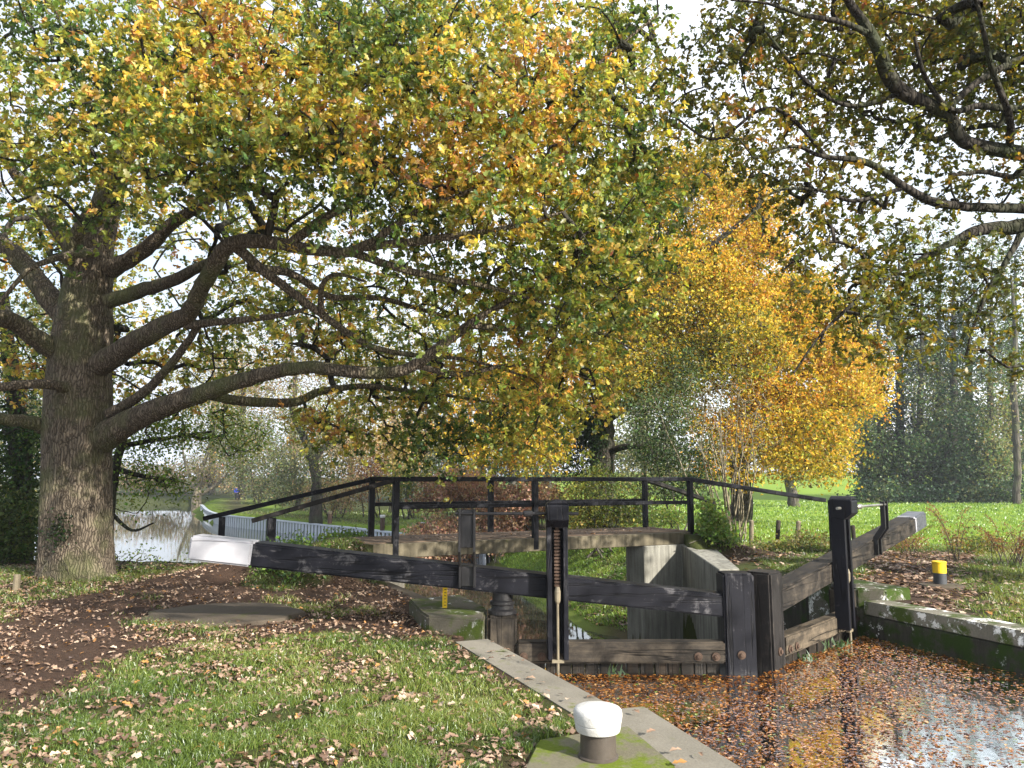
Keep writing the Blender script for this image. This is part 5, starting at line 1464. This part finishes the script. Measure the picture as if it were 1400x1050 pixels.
# ---- low plants
def herb(name, label, cat, px, py, Y, lobes, per, size, pal=None, seed=3.0):
    return shrub(name, label, cat, px, py, Y, lobes, per, size, pal or GREENL, stems=8, leaf='leaf', spread=0.1, seed=seed, twig=0.004, flat=0.4, bright=0.25, stem_r=0.012)


NET = ([(0.05, 0.1, 0.02), (0.1, 0.18, 0.035), (0.17, 0.27, 0.055), (0.28, 0.35, 0.1)], [1, 3, 2.5, 1])
herb("nettle_clump", "green nettle clump by the right end post of the footbridge", "plant", 978, 750, 15.2, [(975, 725, 18, 26, 14.9, 15.8, 46), (990, 738, 22, 14, 14.8, 15.6, 26), (968, 700, 10, 14, 15, 15.4, 12)], 20, 0.085, NET)
herb("nettle_clump", "bright leafy clump behind the footbridge deck at its right end", "plant", 908, 720, 19, [(908, 707, 24, 13, 18.6, 19.6, 40)], 22, 0.08, NET)
herb("nettle_clump", "low green plants at the foot of the left ramp post", "plant", 385, 790, 11.8, [(385, 784, 28, 9, 11.4, 12.2, 40), (430, 788, 30, 6, 11.4, 12, 16)], 20, 0.06, NET)
herb("nettle_clump", "leafy green clump on the bank left of the bridge deck", "plant", 465, 745, 15.2, [(468, 738, 34, 9, 14.8, 15.8, 50)], 22, 0.07, NET)
herb("ivy_patch", "dark ivy patch clinging to the foot of the oak trunk", "plant", 78, 745, 11.75, [(78, 725, 7, 22, 11.62, 11.7, 20)], 12, 0.05, IVY)
for i, (px, Y, lab) in enumerate(((1010, 18.3, "pale weedy verge plants right of the footbridge ramp"), (1050, 18.0, "straw coloured weeds between the middle fence posts"), (1110, 17.8, "leafy weeds at the foot of the tall paddle hood"), (1215, 17, "low bramble weeds below the white beam end"), (1335, 16, "green verge weeds below the bracken at right"))):
    gp_ = ground_py(px, Y)
    herb("verge_weeds", lab, "plant", px, gp_, Y, [(px, gp_ - 12, 32, 11, Y - 0.6, Y + 0.6, 50)], 16, 0.07, ([(0.06, 0.09, 0.02), (0.14, 0.17, 0.04), (0.26, 0.25, 0.09), (0.36, 0.28, 0.15)], [1, 2, 2, 1]), seed=130 + i)


# ---- bracken: arching fronds of many small pinnae
def bracken(name, label, fronds, size, pal, mat='leaf_far', group=None, seed=5.0, w=0.3):
    """fronds: list of (root xyz, tip xyz, arch)"""
    root = np.mean([f[0] for f in fronds], 0)
    T = thing(name, label, "bracken", (root[0], root[1], min(f[0][2] for f in fronds)), group)
    tb = Tubes(); C = []; D = []
    for r0, r1, arch in fronds:
        t = np.linspace(0, 1, 10)[:, None]
        p = r0 * (1 - t) + r1 * t + np.array([0, 0, arch]) * np.sin(t * math.pi)
        tb.add(p, np.linspace(0.008, 0.003, 10), 4)
        side = np.cross(r1 - r0, [0, 0, 1.0]); side /= np.linalg.norm(side) + 1e-9
        L = np.linalg.norm(r1 - r0)
        for k in range(3, 10):
            for sg in (-1, 1):
                ww = w * L * (1 - (k - 3) / 7.5)
                m = max(2, int(ww / (size * 0.55)))
                for q in range(m):
                    C.append(p[k] + side * sg * ww * (q + 0.6) / m + rng.standard_normal(3) * size * 0.25 + np.array([0, 0, -0.25 * ww * (q / m) ** 2]))
    V, F = tb.get(); link("stalks", V, F, M['bark_far'], T, smooth=True)
    C = np.array(C)
    V, F, k = leaves(C, size, NARROW if size < 0.1 else DIAM, 0.25, 0.3)
    col = palette(len(C), pal[0], pal[1], C, 0.9, 0.3, seed)
    link("fronds", V, F, M[mat], T, cols=np.repeat(col, k, 0))
    return T


def frond_set(px, py_base, Y0, Y1, rx, n, h, reach):
    out = []
    for i in range(n):
        Y = Y0 + (Y1 - Y0) * rng.random()
        x = px + rx * (rng.random() * 2 - 1)
        w = Q(x, py_base, Y); z = float(height(w[0], w[1]))
        r0 = np.array([w[0], w[1], z])
        a = rng.random() * 2 * math.pi
        hh = h * (0.55 + 0.6 * rng.random()) * (1 - 0.45 * ((x - px) / rx) ** 2)
        rr = reach * (0.5 + rng.random())
        out.append((r0, r0 + np.array([math.cos(a) * rr, math.sin(a) * rr, hh]), 0.25 * hh))
    return out


BRK = ([(0.15, 0.085, 0.058), (0.28, 0.17, 0.115), (0.42, 0.28, 0.2), (0.54, 0.4, 0.3)], [1, 2.3, 2.3, 1.4])
bracken("bracken_clump", "broad heap of red brown bracken behind the left half of the footbridge", frond_set(628, 712, 32, 38, 74, 520, 2.5, 0.6), 0.13, BRK)
bracken("bracken_clump", "darker brown bracken heap behind the middle of the footbridge", frond_set(722, 715, 30, 35, 48, 300, 2.0, 0.5), 0.13, BRK, seed=6)
bracken("bracken_clump", "tall orange brown bracken frond standing against the bright meadow", frond_set(1303, 740, 13.5, 13.9, 8, 9, 0.95, 0.35), 0.045, ([(0.16, 0.075, 0.03), (0.3, 0.16, 0.07), (0.4, 0.25, 0.12)], [1, 2, 1]), mat='leaf', w=0.3)
bracken("bracken_clump", "brown bracken fronds at the right edge above the far bank", frond_set(1378, 745, 12.8, 13.6, 26, 26, 0.8, 0.4), 0.045, ([(0.15, 0.07, 0.03), (0.27, 0.14, 0.06), (0.36, 0.22, 0.11)], [1, 2, 1]), mat='leaf', w=0.3)
bracken("bracken_clump", "low brown fern sprigs below the white beam end", frond_set(1250, 742, 14.6, 15.2, 18, 16, 0.5, 0.35), 0.045, ([(0.15, 0.07, 0.03), (0.27, 0.14, 0.06), (0.36, 0.22, 0.11)], [1, 2, 1]), mat='leaf', w=0.3)

# little green water plants at the gate planks
def rushes(label, x, y, n):
    V, F = [], []
    k = 0
    for i in range(n):
        b = np.array([x + rng.normal() * 0.05, y + rng.normal() * 0.03, WATER - 0.02])
        t = b + np.array([rng.normal() * 0.05, rng.normal() * 0.03 - 0.03, 0.06 + 0.08 * rng.random()])
        m = (b + t) / 2 + rng.normal(size=3) * 0.01
        w_ = 0.011
        V += [b - (w_, 0, 0), b + (w_, 0, 0), m + (w_ * 1.2, 0, 0.0), m - (w_ * 1.2, 0, 0), t]
        F.append([k, k + 1, k + 2, k + 3, k + 4]); k += 5
    V = np.array(V)
    c = np.tile(np.array([[0.05, 0.1, 0.025]]), (len(V), 1)) * (0.7 + 0.6 * rng.random((len(V), 1)))
    tag(link("water_plant", V, [np.array(F)], M['grass'], cols=c, loc=(x, y, WATER)), label, "plant")
rushes("tiny green sprig at the planks below the left gate paddle rod", 1.02, 7.86, 8)
gq = lambda s: HR + dr_ * s + np.array([-dr_[1], dr_[0]]) * 0.24
q_ = gq(1.1); rushes("green reed tuft midway along the right gate planks", q_[0], q_[1], 12)
q_ = gq(0.85); rushes("green reed tuft nearest the right gate paddle post", q_[0], q_[1], 14)
q_ = gq(1.9); rushes("small green shoots beside the right mitre post bolts", q_[0], q_[1], 8)

# ------------------------------------------------------------------ grass blades and fallen leaves
def scatter(x0, x1, y0, y1, n, test):
    x = x0 + (x1 - x0) * rng.random(n); y = y0 + (y1 - y0) * rng.random(n)
    # only what the lens sees, with a margin
    k = (np.abs(x) < 0.78 * y + 0.8)
    x, y = x[k], y[k]
    k = rng.random(len(x)) < test(x, y)
    return x[k], y[k]


def blade_mesh(x, y, z, h, wd, col):
    n = len(x)
    a = rng.random(n) * 2 * math.pi
    lean = (0.3 + 1.0 * rng.random(n)) * h
    la = rng.random(n) * 2 * math.pi
    b = np.stack([x, y, z - 0.005], -1)
    s = np.stack([np.cos(a), np.sin(a), np.zeros(n)], -1) * wd[:, None]
    l = np.stack([np.cos(la), np.sin(la), np.zeros(n)], -1) * lean[:, None]
    m = b + l * 0.3 + np.array([0, 0, 1.0]) * (h * 0.6)[:, None]
    t = b + l + np.array([0, 0, 1.0]) * (h * 0.92)[:, None]
    V = np.stack([b - s, b + s, m + s * 0.75, m - s * 0.75, t], 1).reshape(-1, 3)
    o = np.arange(n)[:, None] * 5
    F4 = o + np.array([[0, 1, 2, 3]]); F3 = o + np.array([[3, 2, 4]])
    return V, [F4, F3], np.repeat(col, 5, 0)


def keep_out(x, y):
    k = sdist(LOCK, x, y) > np.where((x < 2.5) & (y < 6), 0.37, 0.36)
    k &= ~inside(np.array(pp5), x, y)
    k &= ~inside(np.array(pier, float), x, y)
    k &= np.hypot((x - sc_[0] - 0.1) / 0.93, (y - sc_[1]) / 0.72) > 0.85 + 0.12 * noise2(x, y, 5, 2)
    k &= sdist(np.vstack([RIVER_POLY]), x, y) > np.where(y < 13, 0.2, 0.5)
    k &= ~((np.abs((x - 4.75) * 0.9 + (y - 10.3) * 0.4) < 0.5) & (np.abs(-(x - 4.75) * 0.4 + (y - 10.3) * 0.9) < 0.7))
    # round the right wall coping and bridge deck
    dd = (x - BL[0]) * bn[0] + (y - BL[1]) * bn[1]
    tt = (x - BL[0]) * bd[0] + (y - BL[1]) * bd[1]
    k &= ~((dd > -0.15) & (dd < BW + 0.2) & (tt > -0.15) & (tt < 6.4))
    return k


def gmask(x, y):
    pn = noise2(x, y, 2.6, 21) + 0.5 * noise2(x, y, 7.0, 22)
    return masks(x, y)[0] * keep_out(x, y) * np.where(y < 12, 0.1 + 0.9 * ss(-0.55, 0.0, pn), 1)


GP = np.array([(0.04, 0.08, 0.014), (0.085, 0.145, 0.022), (0.15, 0.22, 0.035), (0.25, 0.29, 0.07), (0.38, 0.34, 0.17)])
Vs, Fs, Cs, off = [], [], [], 0
for ri, (x0, x1, y0, y1, n, hh, ww, pw_) in enumerate(((-4.5, 2.5, 2.6, 5.6, 210000, 0.048, 0.0019, 1.0), (-6, 2.5, 5.6, 9.5, 140000, 0.05, 0.0028, 1.0), (-10, -1, 9.5, 13.5, 26000, 0.07, 0.004, 1.2), (-6, -1, 9.5, 13.5, 16000, 0.06, 0.004, 1.2), (4.5, 14, 8, 19, 120000, 0.06, 0.004, 1.1), (3, 18, 16, 24, 30000, 0.12, 0.008, 1.0), (-3, 4.5, 16.5, 32, 110000, 0.09, 0.009, 1.0), (-25, 0, 30, 64, 30000, 0.12, 0.018, 1.0), (3, 45, 20, 46, 50000, 0.1, 0.016, 1.0), (3, 60, 46, 74, 24000, 0.12, 0.035, 1.0))):
    x, y = scatter(x0, x1, y0, y1, n, lambda a_, b_: gmask(a_, b_) ** pw_)
    z = height(x, y)
    n_ = len(x)
    tuft = 0.35 + 1.2 * (noise2(x, y, 3.5, 6) * 0.5 + 0.5)
    h = hh * (0.5 + 0.9 * rng.random(n_)) * tuft
    u = np.clip(noise2(x, y, 0.9, 8) * 0.25 + 0.45 + 0.45 * (rng.random(n_) - 0.5), 0, 0.999)
    c = GP[(u * 5).astype(int)] * (0.75 + 0.5 * rng.random((n_, 1)))
    if ri == 6: c = c * np.array([1.2, 1.4, 0.9])  # bank grass tinted brighter so its colour carries sunlight
    if ri >= 8: c = c * np.array([1.1, 1.3, 0.85])
    V, F, c = blade_mesh(x, y, z, h, np.full(n_, ww) * (0.7 + 0.6 * rng.random(n_)), c)
    Vs.append(V); Cs.append(c); Fs.append([f + off for f in F]); off += len(V)
tag(link("grass", np.vstack(Vs), [np.vstack([f[0] for f in Fs]), np.vstack([f[1] for f in Fs])], M['grass'], cols=np.vstack(Cs)), kind="stuff")

DP = np.array([(0.085, 0.05, 0.033), (0.15, 0.09, 0.057), (0.24, 0.155, 0.105), (0.36, 0.25, 0.175), (0.48, 0.37, 0.28), (0.36, 0.18, 0.055)])
def litter(name, regs, size, kind="stuff", zoff=0.012, tpl=OAK_S, flat=0.75, pal=DP, pw_=(1.5, 2.4, 2.6, 2.2, 1.2, 0.6), zf=None, mat='dead_leaf'):
    Cc, S = [], []
    for x0, x1, y0, y1, n, test in regs:
        x, y = scatter(x0, x1, y0, y1, n, test)
        z = zf(x, y) if zf else height(x, y)
        Cc.append(np.stack([x, y, z + zoff + 0.02 * rng.random(len(x))], -1))
    Cc = np.vstack(Cc)
    V, F, k = leaves(Cc, size, tpl, flat, 0.0, 0.35)
    p = np.array(pw_) / sum(pw_)
    col = pal[rng.choice(len(pal), len(Cc), p=p)] * (0.7 + 0.55 * rng.random((len(Cc), 1)))
    o = link(name, V, F, M[mat], cols=np.repeat(col, k, 0))
    return tag(o, kind=kind)


def lt(x, y):
    g = masks(x, y)[0]
    n = noise2(x, y, 1.3, 12) * 0.5 + 0.5
    onpath = ss(0.3, -0.3, sdist(PATH_POLY, x, y)) * ss(0, -1.5, x + 0.9 * (7 - y) * 0 + 1.2)
    pn = noise2(x, y, 2.6, 21) + 0.5 * noise2(x, y, 7.0, 22)
    d = 0.14 + 0.5 * ss(0.25, 0.75, n) + 0.45 * ss(0.0, -0.6, pn)
    d = d * (1 - 0.5 * onpath)
    edge = np.exp(-((g - 0.5) / 0.3) ** 2)
    return np.clip(d + 0.35 * edge, 0, 1) * keep_out(x, y) * (x < 3.2)


litter("fallen_leaves", [(-5, 2.5, 2.6, 6, 11000, lt), (-8, 2, 6, 9.5, 14000, lt), (-11, -0.5, 9.5, 14, 15000, lt)], 0.054, flat=0.62)
litter("fallen_leaves", [(-5, 2.5, 2.6, 6, 3500, lt), (-8, 2, 6, 9.5, 14000, lt), (-11, -0.5, 9.5, 14, 14000, lt)], 0.034, tpl=DIAM, flat=0.6)
def lr(x, y):
    g = masks(x, y)[0]
    return np.clip(1.0 - 0.75 * g, 0, 1) * keep_out(x, y) * (x > 3.0)
litter("fallen_leaves", [(3.5, 13, 8, 18, 17000, lr), (-2, 5, 17, 24, 9000, lambda x, y: masks(x, y)[1] * keep_out(x, y)), (-9, 4, 24, 46, 5000, lambda x, y: masks(x, y)[1] * (masks(x, y)[0] < 0.6) * keep_out(x, y))], 0.095)
# a few leaves on coping, pad and beams
litter("fallen_leaves", [(-0.7, 1.6, 4.2, 7.6, 420, lambda x, y: (sdist(LOCK, x, y) > 0.02) * (sdist(LOCK, x, y) < 0.6) * 0.35 * (noise2(x, y, 2, 3) > -0.1))], 0.07, zf=lambda x, y: 0.028 + 0 * x, zoff=0.006, flat=0.85)
litter("fallen_leaves", [(-2.2, 4, 12, 18, 1300, lambda x, y: 1.0 * (((x - BL[0]) * bn[0] + (y - BL[1]) * bn[1] > 0.2) & ((x - BL[0]) * bn[0] + (y - BL[1]) * bn[1] < BW - 0.1) & ((x - BL[0]) * bd[0] + (y - BL[1]) * bd[1] > 0) & ((x - BL[0]) * bd[0] + (y - BL[1]) * bd[1] < 6.2)))], 0.08, zf=lambda x, y: 0.512 + 0 * x, zoff=0.004, flat=0.9)
# leaves afloat in the lock
WP = np.array([(0.04, 0.014, 0.005), (0.13, 0.044, 0.01), (0.25, 0.092, 0.018), (0.36, 0.155, 0.032), (0.48, 0.28, 0.11), (0.15, 0.2, 0.03)])
V_GATE = np.array([HL, (2.42, 7.84), HR + (0.15, -0.15)])
def wt(x, y):
    ok = inside(LOCK, x, y) & (sdist(LOCK, x, y) < -0.03) & (y < np.interp(x, [-0.1, 2.4, 4.4], [7.9, 7.78, 9.75]))
    side = ss(0.9, -1.1, (x - 3.2) * 0.8 + (5.6 - y) * 0.65)
    n = noise2(x, y, 1.6, 15) * 0.5 + 0.5
    return ok * np.clip(0.22 + 0.78 * side + 0.35 * (n - 0.5), 0.05, 1)
litter("floating_leaves", [(-0.4, 8, 3, 10.2, 95000, wt)], 0.04, zoff=-0.008, flat=0.965, mat='wet_leaf', pal=WP, pw_=(1.5, 2.5, 2.6, 1.7, 0.7, 0.3), zf=lambda x, y: WATER + 0 * x)

# ------------------------------------------------------------------ light, sky, air
SUN_AZ = np.array([0.72, -0.69]); SUN_EL = math.radians(27)
sun_d = bpy.data.lights.new("sun", 'SUN')
sun_d.energy = 5.0; sun_d.angle = math.radians(0.55); sun_d.color = (1.0, 0.93, 0.82)
sun = bpy.data.objects.new("sun", sun_d); COL.objects.link(sun)
SUN_AZ /= np.linalg.norm(SUN_AZ)
to_sun = Vector((SUN_AZ[0] * math.cos(SUN_EL), SUN_AZ[1] * math.cos(SUN_EL), math.sin(SUN_EL)))
sun.rotation_euler = to_sun.to_track_quat('Z', 'Y').to_euler()
sun.location = (20, -12, 30)

w = bpy.data.worlds.new("World"); sc.world = w; w.use_nodes = True
nt = w.node_tree
for n in list(nt.nodes): nt.nodes.remove(n)
out = nd(nt, "ShaderNodeOutputWorld")
sky = nd(nt, "ShaderNodeTexSky", sky_type='NISHITA', sun_disc=False, sun_elevation=SUN_EL, sun_rotation=math.atan2(SUN_AZ[0], SUN_AZ[1]), air_density=1.2, dust_density=2.5, ozone_density=1.5)
tc = nd(nt, "ShaderNodeTexCoord")
mp = nd(nt, "ShaderNodeMapping"); mp.inputs["Scale"].default_value = (1, 1, 2.2); nt.links.new(tc.outputs["Generated"], mp.inputs[0])
cn = noise(nt, mp.outputs[0], 2.6, 7, 0.6, 0.3)
cf = ramp(nt, cn, [(0.3, (0.35,) * 3), (0.6, (1, 1, 1))])
sx = nd(nt, "ShaderNodeSeparateXYZ"); nt.links.new(tc.outputs["Generated"], sx.inputs[0])
side = nd(nt, "ShaderNodeMapRange", i_1=-0.5, i_2=0.4, i_3=0.0, i_4=1.0); nt.links.new(sx.outputs[0], side.inputs[0])
cloud = mixc(nt, side.outputs[0], (4.3, 4.7, 5.3), (6.8, 7.1, 7.5))
col = mixc(nt, cf, sky.outputs[0], cloud)
bg = nd(nt, "ShaderNodeBackground", i_Strength=0.1); nt.links.new(col, bg.inputs[0])
nt.links.new(bg.outputs[0], out.inputs[0])

HAZE = True
if HAZE:
    bm = bmesh.new()
    prism(bm, [(-285, -50), (285, -50), (285, 272), (-285, 272)], (0, 0, -4.2), (1, 0, 0), (0, 1, 0), (0, 0, 1), 44)
    m, ntz, o_ = new_mat("autumn_haze")
    pv = nd(ntz, "ShaderNodeVolumePrincipled", i_Density=0.0006, i_Anisotropy=0.3); pv.inputs["Color"].default_value = (0.86, 0.92, 1.0, 1)
    ntz.links.new(pv.outputs[0], o_.inputs["Volume"])
    tag(link_bm("haze", bm, m), kind="stuff")

sc.view_settings.view_transform = 'Standard'
sc.view_settings.look = 'None'
sc.view_settings.exposure = 1.4
sc.view_settings.gamma = 1.0
sc.render.film_transparent = False
cy = sc.cycles
cy.max_bounces = 6; cy.diffuse_bounces = 3; cy.glossy_bounces = 3; cy.transmission_bounces = 3; cy.volume_bounces = 0; cy.transparent_max_bounces = 4
cy.use_denoising = True
cy.use_adaptive_sampling = True
cy.sample_clamp_indirect = 6.0
